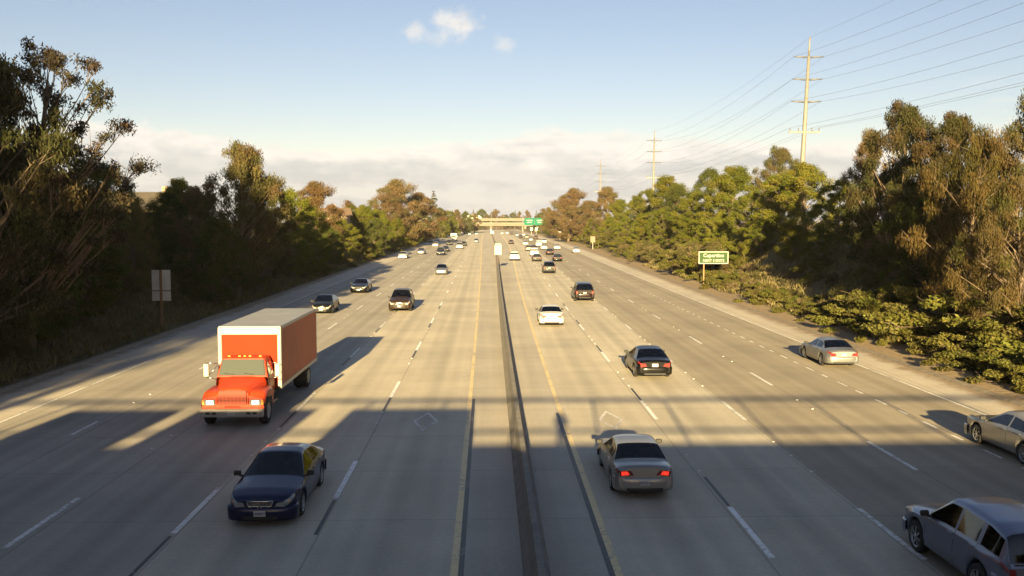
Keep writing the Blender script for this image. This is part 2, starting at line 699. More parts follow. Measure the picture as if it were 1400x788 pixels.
# short broken line of the exit lane
z = 18.0
k = 0
while z < 190:
    strip('exit_lane_dash', EXIT_R - .06, EXIT_R + .06, z, z + (1.15 if k % 2 else .8), M_FAINT)
    z += 2.45 if k % 2 else 1.9
    k += 1


def diamond(lat, z0, z1, w):
    lc, zc = lat, (z0 + z1) / 2
    t = .09
    P = [(lc, z0), (lc + w / 2, zc), (lc, z1), (lc - w / 2, zc)]
    k = (w / 2 - .12) / (w / 2)
    Q = [(lc, zc + (z0 - zc) * k), (lc + w / 2 * k, zc), (lc, zc + (z1 - zc) * k), (lc - w / 2 * k, zc)]
    v = [(float(road_x(a, b)), b, .004) for a, b in P + Q]
    f = [(i, (i + 1) % 4, 4 + (i + 1) % 4, 4 + i) for i in range(4)]
    link('diamond_marking', np_mesh('diamond_marking', v, f), M_DIA, road)


M_DIA = paint_material('worn_diamond_paint', (0.62, 0.59, 0.53), 0.06)
for (u, v) in ((583, 576), (831, 574)):
    p = px(u, v)
    diamond(p.x, p.y - 1.7, p.y + 1.7, 0.98)

# asphalt dikes along the pavement edges
M_DIKE = mat('asphalt_dike', (0.20, 0.165, 0.12), 0.9, noise=.3, nscale=4)
for side, la in ((-1, PAVE_L), (1, PAVE_R)):
    zs = zrange(-40, 500, 2.0, 1.03)
    prof = [(-.05, -.04), (.06, .08), (.22, .12), (.40, .10), (.5, -.04)]
    V, F = [], []
    for zz in zs:
        for d, h in prof:
            V.append((float(road_x(la, zz)) + side * (d - .25), zz, h))
    n = len(prof)
    for i in range(len(zs) - 1):
        for j in range(n - 1):
            F.append((i * n + j, i * n + j + 1, (i + 1) * n + j + 1, (i + 1) * n + j))
    tag(link('kerb', np_mesh('kerb', V, F, True), M_DIKE), 'low asphalt dike along the %s pavement edge' % ('left' if side < 0 else 'right'), kind='structure')

# ----------------------------------------------------------------- median barrier: one concrete wall cast in lengths
bar_root = empty('median_barrier', (1.1, 0, 0))
tag(bar_root, 'low concrete barrier down the median between the two yellow lines', 'barrier')
BAR = [(-.29, 0), (-.29, .08), (-.15, .32), (-.075, .81), (.075, .81), (.15, .32), (.29, .08), (.29, 0)]


def bar_x(z):
    return 1.03 + .5 * float(s_left(z) + s_right(z)) * 1.0 + 0.0


z = -24.0
while z < 640:
    L = 6.1 if z < 200 else 18.3
    V, F = [], []
    zz = [z + .008, z + L / 2, z + L - .008]
    for q in zz:
        for a, b in BAR:
            V.append((bar_x(q) + a - 1.1, q, b + (0.0)))
    n = len(BAR)
    for i in range(2):
        for j in range(n - 1):
            F.append((i * n + j, i * n + j + 1, (i + 1) * n + j + 1, (i + 1) * n + j))
    F.append(tuple(range(n)))
    F.append(tuple(reversed(range(2 * n, 3 * n))))
    link('barrier_segment', np_mesh('barrier_segment', V, F), M_CONC, bar_root)
    z += L

# ----------------------------------------------------------------- vehicles


def pl(pts, k=0.05):
    xs = np.array([p[0] for p in pts], float)
    ys = np.array([p[1] for p in pts], float)
    ds = np.linspace(-k, k, 9)

    def f(l):
        l = np.asarray(l, float)
        return sum(np.interp(l + d, xs, ys) for d in ds) / len(ds)
    return f


def style(name):
    """side profile of a body; l runs from the tail (-) to the nose (+)"""
    S = {}
    if name == 'sedan':
        S = dict(L=4.86, W=.915, wb=2.78, ax=.02, wr=.33, Rr=.585,
                 T=[(-2.43, .90), (-2.36, 1.0), (-1.72, 1.06), (-1.02, 1.40), (-.35, 1.465), (.12, 1.43), (1.02, 1.0), (1.85, .89), (2.25, .80), (2.43, .715)],
                 H=[(-2.43, .84), (-2.2, .93), (-1.2, .97), (0, .93), (1.0, .90), (1.9, .83), (2.25, .75), (2.43, .68)],
                 G=[(-1.9, .9), (-1.08, 1.33), (-.3, 1.405), (.08, 1.37), (.95, .9)],
                 WP=[(-2.43, .80), (-2.25, .93), (-1.9, .985), (-1, 1), (1, 1), (1.7, .985), (2.1, .93), (2.3, .83), (2.43, .68)],
                 B=[(-2.43, .36), (-2.1, .26), (-1.9, .2), (1.9, .2), (2.2, .22), (2.43, .27)],
                 ws=(.16, 1.0), rw=(-1.70, -1.02), sw=[(-.37, .82), (-1.28, -.45)], doors=[(-.40, .93), (-1.25, -.42)])
    elif name == 'old_sedan':
        S = dict(L=4.80, W=.885, wb=2.67, ax=.0, wr=.315, Rr=.60,
                 T=[(-2.40, .93), (-2.33, 1.01), (-1.62, 1.03), (-.98, 1.36), (-.3, 1.41), (.1, 1.38), (.88, .98), (1.85, .82), (2.25, .74), (2.40, .62)],
                 H=[(-2.40, .86), (-2.2, .92), (-1.2, .93), (0, .91), (1.0, .88), (1.9, .78), (2.25, .69), (2.40, .58)],
                 G=[(-1.76, .9), (-1.04, 1.30), (-.3, 1.355), (.06, 1.32), (.82, .88)],
                 WP=[(-2.40, .84), (-2.28, .95), (-1.9, .985), (-1, 1), (1, 1), (1.7, .985), (2.1, .94), (2.3, .86), (2.40, .74)],
                 B=[(-2.40, .36), (-2.1, .26), (-1.9, .2), (1.9, .2), (2.2, .22), (2.40, .27)],
                 ws=(.14, .86), rw=(-1.60, -.98), sw=[(-.37, .70), (-1.22, -.45)], doors=[(-.40, .83), (-1.2, -.42)])
    elif name == 'suv':
        S = dict(L=4.78, W=.955, wb=2.85, ax=.03, wr=.385, Rr=.66,
                 T=[(-2.39, 1.02), (-2.37, 1.06), (-2.08, 1.68), (-1.6, 1.76), (-.5, 1.80), (.2, 1.76), (1.0, 1.21), (1.9, 1.06), (2.25, .95), (2.39, .80)],
                 H=[(-2.39, 1.0), (-2.2, 1.12), (-1.2, 1.14), (0, 1.10), (1.0, 1.06), (1.9, .97), (2.25, .88), (2.39, .76)],
                 G=[(-2.42, 1.1), (-2.1, 1.58), (-1.5, 1.70), (-.4, 1.735), (.15, 1.70), (.95, 1.08)],
                 WP=[(-2.39, .86), (-2.25, .95), (-1.9, .985), (-1, 1), (1, 1), (1.7, .99), (2.1, .94), (2.3, .85), (2.39, .74)],
                 B=[(-2.39, .45), (-2.1, .34), (-1.9, .3), (1.9, .3), (2.2, .32), (2.39, .38)],
                 ws=(.24, .98), rw=(-2.34, -2.06), sw=[(-.30, .82), (-1.22, -.40), (-2.05, -1.36)], doors=[(-.35, .95), (-1.28, -.37)])
    elif name == 'hatch':
        S = dict(L=4.40, W=.87, wb=2.68, ax=.05, wr=.315, Rr=.57,
                 T=[(-2.20, .98), (-2.15, 1.04), (-1.9, 1.14), (-1.0, 1.42), (-.1, 1.49), (.25, 1.45), (1.25, .98), (1.75, .86), (2.05, .74), (2.20, .62)],
                 H=[(-2.20, .9), (-2.0, .98), (-1.2, 1.0), (0, .95), (1.0, .90), (1.75, .80), (2.05, .69), (2.20, .58)],
                 G=[(-2.1, .98), (-1.1, 1.33), (-.1, 1.425), (.22, 1.39), (1.15, .9)],
                 WP=[(-2.20, .82), (-2.05, .94), (-1.7, .985), (-1, 1), (1, 1), (1.5, .985), (1.9, .92), (2.1, .82), (2.20, .68)],
                 B=[(-2.20, .36), (-2.0, .26), (-1.8, .2), (1.8, .2), (2.0, .22), (2.20, .27)],
                 ws=(.28, 1.22), rw=(-2.05, -1.0), sw=[(-.25, .98), (-1.2, -.33), (-1.75, -1.3)], doors=[(-.28, 1.05), (-1.22, -.30)])
    elif name == 'van':
        S = dict(L=5.1, W=.98, wb=3.0, ax=.1, wr=.34, Rr=.74,
                 T=[(-2.55, 1.05), (-2.53, 1.1), (-2.42, 1.82), (-1.9, 1.92), (-.5, 1.94), (.75, 1.9), (1.6, 1.22), (2.1, 1.05), (2.4, .92), (2.55, .75)],
                 H=[(-2.55, 1.0), (-2.4, 1.1), (-1.2, 1.12), (0, 1.1), (1.3, 1.05), (2.1, .95), (2.4, .85), (2.55, .7)],
                 G=[(-2.6, 1.1), (-2.45, 1.76), (-1.5, 1.86), (.4, 1.87), (.7, 1.83), (1.55, 1.08)],
                 WP=[(-2.55, .92), (-2.45, .97), (-1.9, .99), (-1, 1), (1, 1), (1.9, .985), (2.3, .93), (2.45, .86), (2.55, .76)],
                 B=[(-2.55, .42), (-2.3, .3), (-2.1, .26), (2.1, .26), (2.4, .28), (2.55, .32)],
                 ws=(.80, 1.56), rw=(-2.51, -2.44), sw=[(.22, 1.4), (-1.0, .12), (-2.3, -1.1)], doors=[(.15, 1.5), (-1.05, .13)])
    elif name == 'pickup':
        S = dict(L=5.6, W=.98, wb=3.6, ax=.05, wr=.38, Rr=.66,
                 T=[(-2.8, 1.10), (-2.77, 1.14), (-.72, 1.14), (-.62, 1.70), (-.2, 1.80), (.55, 1.76), (1.25, 1.22), (2.2, 1.10), (2.65, 1.02), (2.8, .82)],
                 H=[(-2.8, 1.08), (-2.6, 1.10), (-.7, 1.11), (0, 1.10), (1.2, 1.08), (2.2, 1.02), (2.65, .94), (2.8, .78)],
                 G=[(-.74, 1.1), (-.66, 1.65), (-.2, 1.73), (.5, 1.70), (1.2, 1.1)],
                 WP=[(-2.8, .95), (-2.7, .98), (-1.9, 1), (-1, 1), (1, 1), (2.1, .99), (2.5, .95), (2.7, .88), (2.8, .8)],
                 B=[(-2.8, .5), (-2.6, .40), (-2.3, .36), (2.3, .36), (2.6, .36), (2.8, .4)],
                 ws=(.60, 1.22), rw=(-.72, -.63), sw=[(.2, 1.0), (-.55, .12)], doors=[(.15, 1.1), (-.6, .13)])
    return S


M_GLASS = None


def glass_material(name='tinted_car_glass', tint=(0.27, 0.285, 0.28)):
    m, t = new_mat(name)
    t.n.remove(t.b)
    out = t.n['Material Output']
    tr = t.node('ShaderNodeBsdfTransparent')
    tr.inputs[0].default_value = (*tint, 1)
    gl = t.node('ShaderNodeBsdfGlossy')
    gl.inputs['Roughness'].default_value = 0.03
    fr = t.node('ShaderNodeFresnel')
    fr.inputs[0].default_value = 1.6
    mx = t.node('ShaderNodeMixShader')
    t.l.new(t.m('ADD', t.m('MULTIPLY', fr.outputs[0], 0.95), 0.03), mx.inputs[0])
    t.l.new(tr.outputs[0], mx.inputs[1])
    t.l.new(gl.outputs[0], mx.inputs[2])
    t.l.new(mx.outputs[0], out.inputs[0])
    return m


M_GLASS = glass_material()
M_GLASSDARK = glass_material('dark_tinted_rear_glass', (0.10, 0.11, 0.12))
M_DARK = mat('matte_black_trim', (0.018, 0.018, 0.018), 0.7)
M_TYRE = mat('tyre_rubber', (0.022, 0.021, 0.02), 0.85, noise=.3, nscale=14)
M_RIM = mat('alloy_rim', (0.42, 0.42, 0.42), 0.35, 0.8)
M_CHROME = mat('chrome', (0.55, 0.54, 0.52), 0.2, 1.0)
M_SEAT = mat('grey_car_seat', (0.045, 0.042, 0.038), 0.9)
M_HEAD = mat('headlamp_lens', (0.28, 0.28, 0.265), 0.12, 0.35, coat=1.0)
M_HEADON = mat('lit_headlamp', (0.4, 0.4, 0.37), 0.2, emit=(1, .9, .7), estr=0.5)
M_AMBER = mat('amber_lens', (0.75, 0.30, 0.06), 0.25, coat=1.0)
M_TAIL = mat('red_tail_lens', (0.16, 0.012, 0.010), 0.2, coat=1.0)
M_BRAKE = mat('lit_brake_lamp', (0.2, 0.012, 0.01), 0.2, emit=(1, .04, .02), estr=0.22)
M_PLATE = mat('white_number_plate', (0.40, 0.39, 0.37), 0.45)
M_PLATETXT = mat('blue_plate_letters', (0.03, 0.04, 0.14), 0.5)


def paint(name, c, metal=0.35, rough=0.38):
    if ('paint_' + name) in MATS:
        return MATS['paint_' + name]
    m, t = new_mat('paint_' + name)
    geo = t.node('ShaderNodeNewGeometry')
    tc = t.node('ShaderNodeTexCoord')
    n = t.noise(tc.outputs['Object'], 2.5, 5, .6)
    col = t.mix(t.ramp(n, 0.3, 0.75, 0.0, 0.06), c, (0.05, 0.043, 0.034))       # road film
    col = t.mix(geo.outputs['Backfacing'], col, (0.015, 0.015, 0.015))        # bare inside of the shell
    t.l.new(col, t.b.inputs['Base Color'])
    t.b.inputs['Metallic'].default_value = metal
    t.b.inputs['Roughness'].default_value = rough
    t.b.inputs['Coat Weight'].default_value = 0.45
    t.b.inputs['Specular IOR Level'].default_value = 0.15
    t.b.inputs['Coat Roughness'].default_value = 0.06
    MATS['paint_' + name] = m
    return m


def make_vehicle_parts(st, detail=True):
    """list of (part name, mesh, material key, parent part index or None) for one body style"""
    S = style(st)
    L2 = S['L'] / 2
    Tf, Hf, Bf, WP = pl(S['T']), pl(S['H'], .08), pl(S['B']), pl(S['WP'], .07)
    Gf = pl(S['G'], .05)
    wheels_l = (S['ax'] + S['wb'] / 2, S['ax'] - S['wb'] / 2)
    Ra = S['wr'] + .055
    g_lo, g_hi = S['G'][0][0], S['G'][-1][0]

    def section(l):
        W = S['W'] * float(WP(l))
        B, H, T = float(Bf(l)), float(Hf(l)), float(Tf(l))
        for lc in wheels_l:
            if abs(l - lc) < Ra:
                B = max(B, S['wr'] + math.sqrt(Ra * Ra - (l - lc) ** 2))
        H = max(H, B + .05)
        T = max(T, H + .012)
        G = H + .004
        if g_lo < l < g_hi:
            G = max(G, float(Gf(l)))
        G = min(G, T - .006)
        gmax = max(p[1] for p in S['G'])
        fr = min(1, max(0, (G - H) / max(.01, gmax - H)))
        wb_ = W - .055
        R = wb_ + (S['Rr'] - wb_) * fr ** .9
        if fr < .02:
            R = wb_ - .015
        return [(0, B), (W - .13, B), (W - .025, B + .03), (W + .004, B + .32 * (H - B)), (W + .002, B + .62 * (H - B)),
                (W - .012, H - .07 * min(1, (H - B) / .3)), (W - .05, H),
                (wb_ + (R - wb_) * .10 - .003, H + (G - H) * .10), (wb_ + (R - wb_) * .86, H + (G - H) * .86),
                (R, G), (R * .84, G + (T - G) * .55), (R * .5, G + (T - G) * .9), (0, T)]
    st_l = list(np.arange(-L2, L2 + 1e-6, .06)) + [-L2, L2, -L2 + .015, L2 - .015]
    for lc in wheels_l:
        st_l += [lc - Ra - .001, lc + Ra + .001, lc - Ra + .004, lc + Ra - .004, lc - Ra + .02, lc + Ra - .02]
    cuts = list(S['ws']) + list(S['rw']) + [a for p in S['sw'] for a in p] + [a for p in S['doors'] for a in p]
    st_l += cuts
    st_l = sorted(set(round(float(x), 4) for x in st_l if -L2 - 1e-6 <= x <= L2 + 1e-6))
    NR = 13
    secs = [section(l) for l in st_l]
    # full ring points: right side rows 0..12 then left side mirrored
    rows = list(range(NR)) + list(range(NR - 2, 0, -1))
    NC = len(rows)
    V = []
    for l, s in zip(st_l, secs):
        for k, r in enumerate(rows):
            x, z_ = s[r]
            V.append(((x if k < NR else -x), l, z_))
    V = np.array(V)
    nS = len(st_l)
    # vertex normals of the whole shell
    idx = np.arange(nS * NC).reshape(nS, NC)
    F, cls = [], []
    for i in range(nS - 1):
        lm = (st_l[i] + st_l[i + 1]) / 2
        for k in range(NC):
            k2 = (k + 1) % NC
            r0, r1 = rows[k], rows[k2]
            lo = min(r0, r1)
            side = 1 if k < NR - 1 else -1
            c = 'body'
            if lo <= 0:
                c = 'underbody'
            elif lo == 7 and secs[i][9][1] - secs[i][6][1] > .06:
                for j, (a, b) in enumerate(S['sw']):
                    if a - 1e-4 < lm < b + 1e-4:
                        c = 'side_window%+d_%d' % (side, j)
            elif lo >= 9:
                if S['ws'][0] < lm < S['ws'][1]:
                    c = 'windshield'
                elif S['rw'][0] < lm < S['rw'][1]:
                    c = 'rear_window'
            elif detail and 2 <= lo <= 5:
                for j, (a, b) in enumerate(S['doors']):
                    if a - 1e-4 < lm < b + 1e-4:
                        c = 'door%+d_%d' % (side, j)
            F.append((idx[i, k], idx[i + 1, k], idx[i + 1, k2], idx[i, k2]))
            cls.append(c)
    F = np.array(F)
    # normals
    e1 = V[F[:, 1]] - V[F[:, 0]]
    e2 = V[F[:, 3]] - V[F[:, 0]]
    e3 = V[F[:, 2]] - V[F[:, 0]]
    fn = np.cross(e1, e3) + np.cross(e3, e2)
    flip = fn[:, 0].sum()
    cen = V[F].mean(1)
    sgn = np.sign((fn * (cen - np.array([0, 0, .7]))).sum())
    if sgn < 0:
        F = F[:, ::-1]
        fn = -fn
    vn = np.zeros_like(V)
    for q in range(4):
        np.add.at(vn, F[:, q], fn)
    vn /= np.maximum(1e-9, np.linalg.norm(vn, axis=1))[:, None]
    cls = np.array(cls)
    parts = []

    def sub(mask, extra=None):
        fs = F[mask]
        uq, inv = np.unique(fs.ravel(), return_inverse=True)
        vv = V[uq]
        ff = [tuple(x) for x in inv.reshape(-1, 4)]
        nn = vn[uq]
        me = bpy.data.meshes.new('shell')
        me.from_pydata([tuple(v) for v in vv], [], ff)
        me.validate()
        me.update()
        me.polygons.foreach_set('use_smooth', np.ones(len(me.polygons), dtype=bool))
        try:
            me.normals_split_custom_set_from_vertices([tuple(x) for x in nn])
        except Exception:
            pass
        return me

    # closed shell ends: nose and tail
    body = sub(cls == 'body')
    parts.append(['body', body, 'paint', None])
    for i0, nm in ((0, 'rear_fascia'), (nS - 1, 'front_fascia')):
        bm = bmesh.new()
        bm.faces.new([bm.verts.new(V[idx[i0, k]]) for k in range(NC)])
        bmesh.ops.triangulate(bm, faces=bm.faces[:])
        for f in bm.faces:                               # outwards
            f.normal_update()
            if f.normal.y * f.calc_center_median().y < 0:
                f.normal_flip()
        capm = bpy.data.meshes.new('fascia')
        bm.to_mesh(capm)
        bm.free()
        parts.append([nm, capm, 'paint', None])
    parts.append(['underbody', sub(cls == 'underbody'), 'dark', None])
    for c in sorted(set(cls)):
        if c == 'windshield':
            parts.append(['windshield', sub(cls == c), 'glass', None])
        elif c == 'rear_window':
            parts.append(['rear_window', sub(cls == c), 'rearglass', None])
        elif c.startswith('side_window'):
            parts.append(['side_window', sub(cls == c), 'glass', None])

    def surf(l, r, side=1):
        s = section(min(max(l, -L2), L2))
        r0 = int(min(NR - 2, max(0, math.floor(r))))
        t = r - r0
        x = s[r0][0] * (1 - t) + s[r0 + 1][0] * t
        z_ = s[r0][1] * (1 - t) + s[r0 + 1][1] * t
        return Vector((x * side, l, z_))

    def patch(quad, side, nu=6, nv=4, off=.008):
        """quad: four (l, row) corners; a skin laid off mm outside the shell"""
        v, f = [], []
        for j in range(nv + 1):
            for i in range(nu + 1):
                a, b = i / nu, j / nv
                l = (quad[0][0] * (1 - a) + quad[1][0] * a) * (1 - b) + (quad[3][0] * (1 - a) + quad[2][0] * a) * b
                r = (quad[0][1] * (1 - a) + quad[1][1] * a) * (1 - b) + (quad[3][1] * (1 - a) + quad[2][1] * a) * b
                p = surf(l, r, 1)
                d = (surf(l + .01, r, 1) - surf(l - .01, r, 1)).cross(surf(l, r + .05, 1) - surf(l, r - .05, 1))
                if d.length > 0:
                    d.normalize()
                if d.x < 0:
                    d = -d
                edge = i in (0, nu) or j in (0, nv)
                p = p + d * (off * (0.15 if edge else 1.0))
                v.append((p.x * side, p.y, p.z))
        w = nu + 1
        for j in range(nv):
            for i in range(nu):
                q = (j * w + i, j * w + i + 1, (j + 1) * w + i + 1, (j + 1) * w + i)
                f.append(q if side > 0 else q[::-1])
        return np_mesh('patch', v, f, True)

    # doors with handle and seam
    for c in sorted(set(cls)):
        if c.startswith('door'):
            side = 1 if '+1' in c else -1
            j = int(c[-1])
            a, b = S['doors'][j]
            parts.append(['door', sub(cls == c), 'paint', None])
            di = len(parts) - 1
            mb = MB()
            p = surf(a + .16, 5.25, side)
            mb.box(p + Vector((side * .012, 0, 0)), (.035, .19, .03), bevel=.01)
            parts.append(['handle', mb.mesh('handle'), 'paint', di])
            for ll in (a, b):
                parts.append(['door_seam', patch([(ll - .006, 2.2), (ll + .006, 2.2), (ll + .006, 6.9), (ll - .006, 6.9)], side, 1, 8, .003), 'dark', di])
    # bumpers
    for end in (1, -1):
        mb = MB()
        W = S['W'] * (1.0)
        lo = float(Bf(end * L2))
        hi = float(Hf(end * L2)) - (.15 if end > 0 else .20)
        hi = max(hi, lo + .20)
        D = .46
        prof = [(-.05, lo - .10), (.0, lo - .08), (.012, lo + .02), (.028, lo + (hi - lo) * .45), (.028, lo + (hi - lo) * .75), (.005, hi - .02), (-.07, hi + .01)]
        n = 24
        vs = []
        for i in range(n + 1):
            t = -1 + 2 * i / n
            ang = t * math.pi / 2
            cx = math.copysign(abs(math.sin(ang)) ** .55, math.sin(ang)) if ang else 0
            cy = abs(math.cos(ang)) ** .62
            row = []
            for o, zz in prof:
                xx = cx * (W - .005 + o * .4)
                yy = (L2 - D + .03) + cy * (D + o)
                row.append(mb.bm.verts.new((xx, end * yy, zz)))
            vs.append(row)
        for i in range(n):
            for j in range(len(prof) - 1):
                f = mb.bm.faces.new((vs[i][j], vs[i + 1][j], vs[i + 1][j + 1], vs[i][j + 1]))
                f.smooth = True
        parts.append(['front_bumper' if end > 0 else 'rear_bumper', mb.mesh('bumper'), 'paint', None])
        bi = len(parts) - 1
        if detail:
            mb = MB()
            if end > 0:
                mb.box((0, L2 + .045, lo + .0), (W * 1.0, .05, .09), bevel=.02)
                parts.append(['lower_intake', mb.mesh('intake'), 'dark', bi])
            else:
                mb.box((0, -L2 - .03, lo - .05), (W * 1.2, .06, .09), bevel=.02)
                parts.append(['lower_trim', mb.mesh('trim'), 'dark', bi])
    # lamps on the corners
    for side in (1, -1):
        hl = patch([(L2 - .36, 5.1), (L2 - .02, 4.3), (L2 - .012, 6.0), (L2 - .34, 6.6)], side, 8, 5, .02)
        parts.append(['headlight', hl, 'head', None])
        hi_ = len(parts) - 1
        zf, xf = float(Hf(L2)), S['W'] * float(WP(L2))
        mb = MB()
        mb.prism([(side * a, b) for a, b in ((xf - .26, zf - .125), (xf - .0, zf - .135), (xf - .0, zf - .0), (xf - .20, zf - .03))], L2 - .01, L2 + .035, 'Y')
        parts.append(['headlight_lens', mb.mesh('lens'), 'head', hi_])
        if detail:
            parts.append(['turn_signal', patch([(L2 - .16, 4.9), (L2 - .07, 4.75), (L2 - .06, 5.6), (L2 - .15, 5.7)], side, 3, 3, .028), 'amber', hi_])
        mb = MB()
        zt = float(Hf(-L2))
        xw = S['W'] * float(WP(-L2))
        if st in ('suv', 'van', 'hatch', 'pickup'):
            poly = [(xw - .19, zt - .26), (xw - .005, zt - .24), (xw - .005, zt + (.02)), (xw - .13, zt + (.0))]
        elif st == 'old_sedan':
            poly = [(xw - .44, zt - .13), (xw - .03, zt - .16), (xw - .0, zt + .0), (xw - .34, zt + .01)]
        else:
            poly = [(xw - .34, zt - .16), (xw - .02, zt - .20), (xw - .0, zt - .0), (xw - .26, zt - .02)]
        mb.prism([(side * a, b) for a, b in poly], -L2 - .03, -L2 + .01, 'Y')
        parts.append(['tail_light', mb.mesh('tail'), 'tail2', None])
        ti = len(parts) - 1
        cxp, czp = sum(a for a, b in poly) / 4, sum(b for a, b in poly) / 4
        mb = MB()
        mb.prism([(side * (cxp + .03 + (a - cxp) * .55), czp + (b - czp) * .72) for a, b in poly], -L2 - .036, -L2 - .02, 'Y')
        parts.append(['brake_lamp', mb.mesh('lamp'), 'tail', ti])
        parts.append(['lamp_wrap', patch([(-L2 + .01, 4.9), (-L2 + .30, 5.2), (-L2 + .26, 6.1), (-L2 + .01, 6.1)], side, 6, 3, .012), 'tail2', ti])
        # mirror
        mb = MB()
        lm = S['ws'][1] - .16
        p = surf(lm, 6.0, side)
        mb.box(p + Vector((side * .13, 0, .10)), (.20, .11, .14), bevel=.035)
        mb.box(p + Vector((side * .03, 0, .03)), (.10, .07, .05), bevel=.01)
        parts.append(['side_mirror', mb.mesh('mirror'), 'mirror', None])
    # grille
    zg = float(Tf(L2))
    gw = S['W'] * .37
    if detail:
        mb = MB()
        mb.prism([(-gw, zg - .02), (-gw * .86, zg - .15), (gw * .86, zg - .15), (gw, zg - .02)], L2 - .01, L2 + .035, 'Y')
        parts.append(['grille', mb.mesh('grille'), 'dark', None])
        gi = len(parts) - 1
        mb = MB()
        for q in range(3):
            mb.box((0, L2 + .038, zg - .055 - q * .032), (gw * 1.7, .012, .008))
        parts.append(['grille_bars', mb.mesh('bars'), 'chrome', gi])
        mb = MB()
        mb.tube([(-gw, L2 + .03, zg - .015), (-gw * .5, L2 + .04, zg - .02), (gw * .5, L2 + .04, zg - .02), (gw, L2 + .03, zg - .015)], .014, 6)
        mb.tube([(-gw, L2 + .03, zg - .015), (-gw * .84, L2 + .04, zg - .155), (gw * .84, L2 + .04, zg - .155), (gw, L2 + .03, zg - .015)], .011, 6)
        parts.append(['grille_surround', mb.mesh('surround'), 'chrome', gi])
    # plates
    for end in (1, -1):
        mb = MB()
        if end > 0:
            c = (0, L2 + .085, float(Bf(L2)) + .13)
        elif st == 'sedan':
            c = (0, -L2 - .028, float(Hf(-L2)) - .10)
        elif st in ('suv', 'van', 'hatch', 'pickup'):
            c = (0, -L2 - .03, float(Hf(-L2)) - .17)
        else:
            c = (0, -L2 - .085, float(Bf(-L2)) + .17)
        mb.box(c, (.31, .012, .155), bevel=.006)
        parts.append(['number_plate', mb.mesh('plate'), 'plate', None])
        if detail:
            pi_ = len(parts) - 1
            me = text_mesh('6JSM957' if end > 0 else '4GRK318', .085, True)
            for v in me.vertices:
                x, y, z_ = v.co
                v.co = (-x * end, c[1] + end * (.0075 + z_ * .5), c[2] + y - .005)
            me.update()
            parts.append(['plate_letters', me, 'platetxt', pi_])
    # wheels
    wr = S['wr']
    tw = .21 if wr < .36 else .245
    prof = [(wr * .66, -tw / 2), (wr * .90, -tw / 2 - .004), (wr * .98, -tw / 2 + .02), (wr, -tw / 2 + .05), (wr, tw / 2 - .05), (wr * .98, tw / 2 - .02), (wr * .90, tw / 2 + .004), (wr * .66, tw / 2)]
    tyre = MB().lathe(prof, 28, 'X').mesh('tyre')
    mb = MB()
    mb.lathe([(wr * .68, tw / 2 - .002), (wr * .64, tw / 2 - .004), (wr * .62, tw / 2 - .05)], 28, 'X')
    for q in range(7):
        a = 2 * math.pi * q / 7
        R = Matrix.Rotation(a, 4, 'X')
        mb.box(R @ Vector((tw / 2 - .025, 0, wr * .34)), (.03, wr * .13, wr * .62), R)
    mb.lathe([(wr * .16, tw / 2 - .03), (wr * .14, tw / 2 - .004), (.001, tw / 2 - .002)], 14, 'X')
    rim = mb.mesh('rim')
    disc = MB().lathe([(wr * .66, tw / 2 - .06), (.001, tw / 2 - .06)], 24, 'X').mesh('disc')
    for lc in wheels_l:
        for side in (1, -1):
            parts.append(['wheel', tyre, 'tyre', None, (side * (S['W'] - tw / 2 - .012), lc, wr), 0 if side > 0 else math.pi])
            wi = len(parts) - 1
            parts.append(['rim', rim, 'rim', wi])
            parts.append(['brake_disc', disc, 'dark', wi])
    # cabin
    hb = float(Hf(0))
    mb = MB()
    mb.box((0, S['ws'][1] - .28, hb - .05), (S['W'] * 1.7, .5, .16), bevel=.04)
    parts.append(['dashboard', mb.mesh('dash'), 'dark', None])
    mb = MB()
    mb.box((0, S['rw'][0] * .45 if st != 'pickup' else -.3, .35), (S['W'] * 1.75, 2.1 if st != 'pickup' else 1.0, .1))
    parts.append(['cabin_floor', mb.mesh('floor'), 'dark', None])
    l0 = S['ws'][0] - .45
    for row in ((0, 1) if st != 'pickup' else (0,)):
        for sx in (-.38, .38):
            mb = MB()
            y0 = l0 - row * .74
            mb.box((sx, y0, hb - (.14 if row == 0 else .22)), (.48, .14, .68), Matrix.Rotation(RAD(14), 4, 'X'), bevel=.05)
            mb.box((sx, y0 - .10, hb + (.30 if row == 0 else .15)), (.26, .09, .16), bevel=.04)
            mb.box((sx, y0 + .24, hb - .42), (.48, .50, .14), bevel=.05)
            parts.append(['seat', mb.mesh('seat'), 'seat', None])
    if st != 'pickup':
        mb = MB()
        mb.box((0, S['rw'][0] + .22, hb + .0), (S['W'] * 1.45, .5, .03))
        parts.append(['parcel_shelf', mb.mesh('shelf'), 'dark', None])
    return parts, S


VEH = {}


def vehicle_template(st, detail):
    key = (st, detail)
    if key not in VEH:
        VEH[key] = make_vehicle_parts(st, detail)
    return VEH[key]


NEAR_ONLY = {'door_seam'}


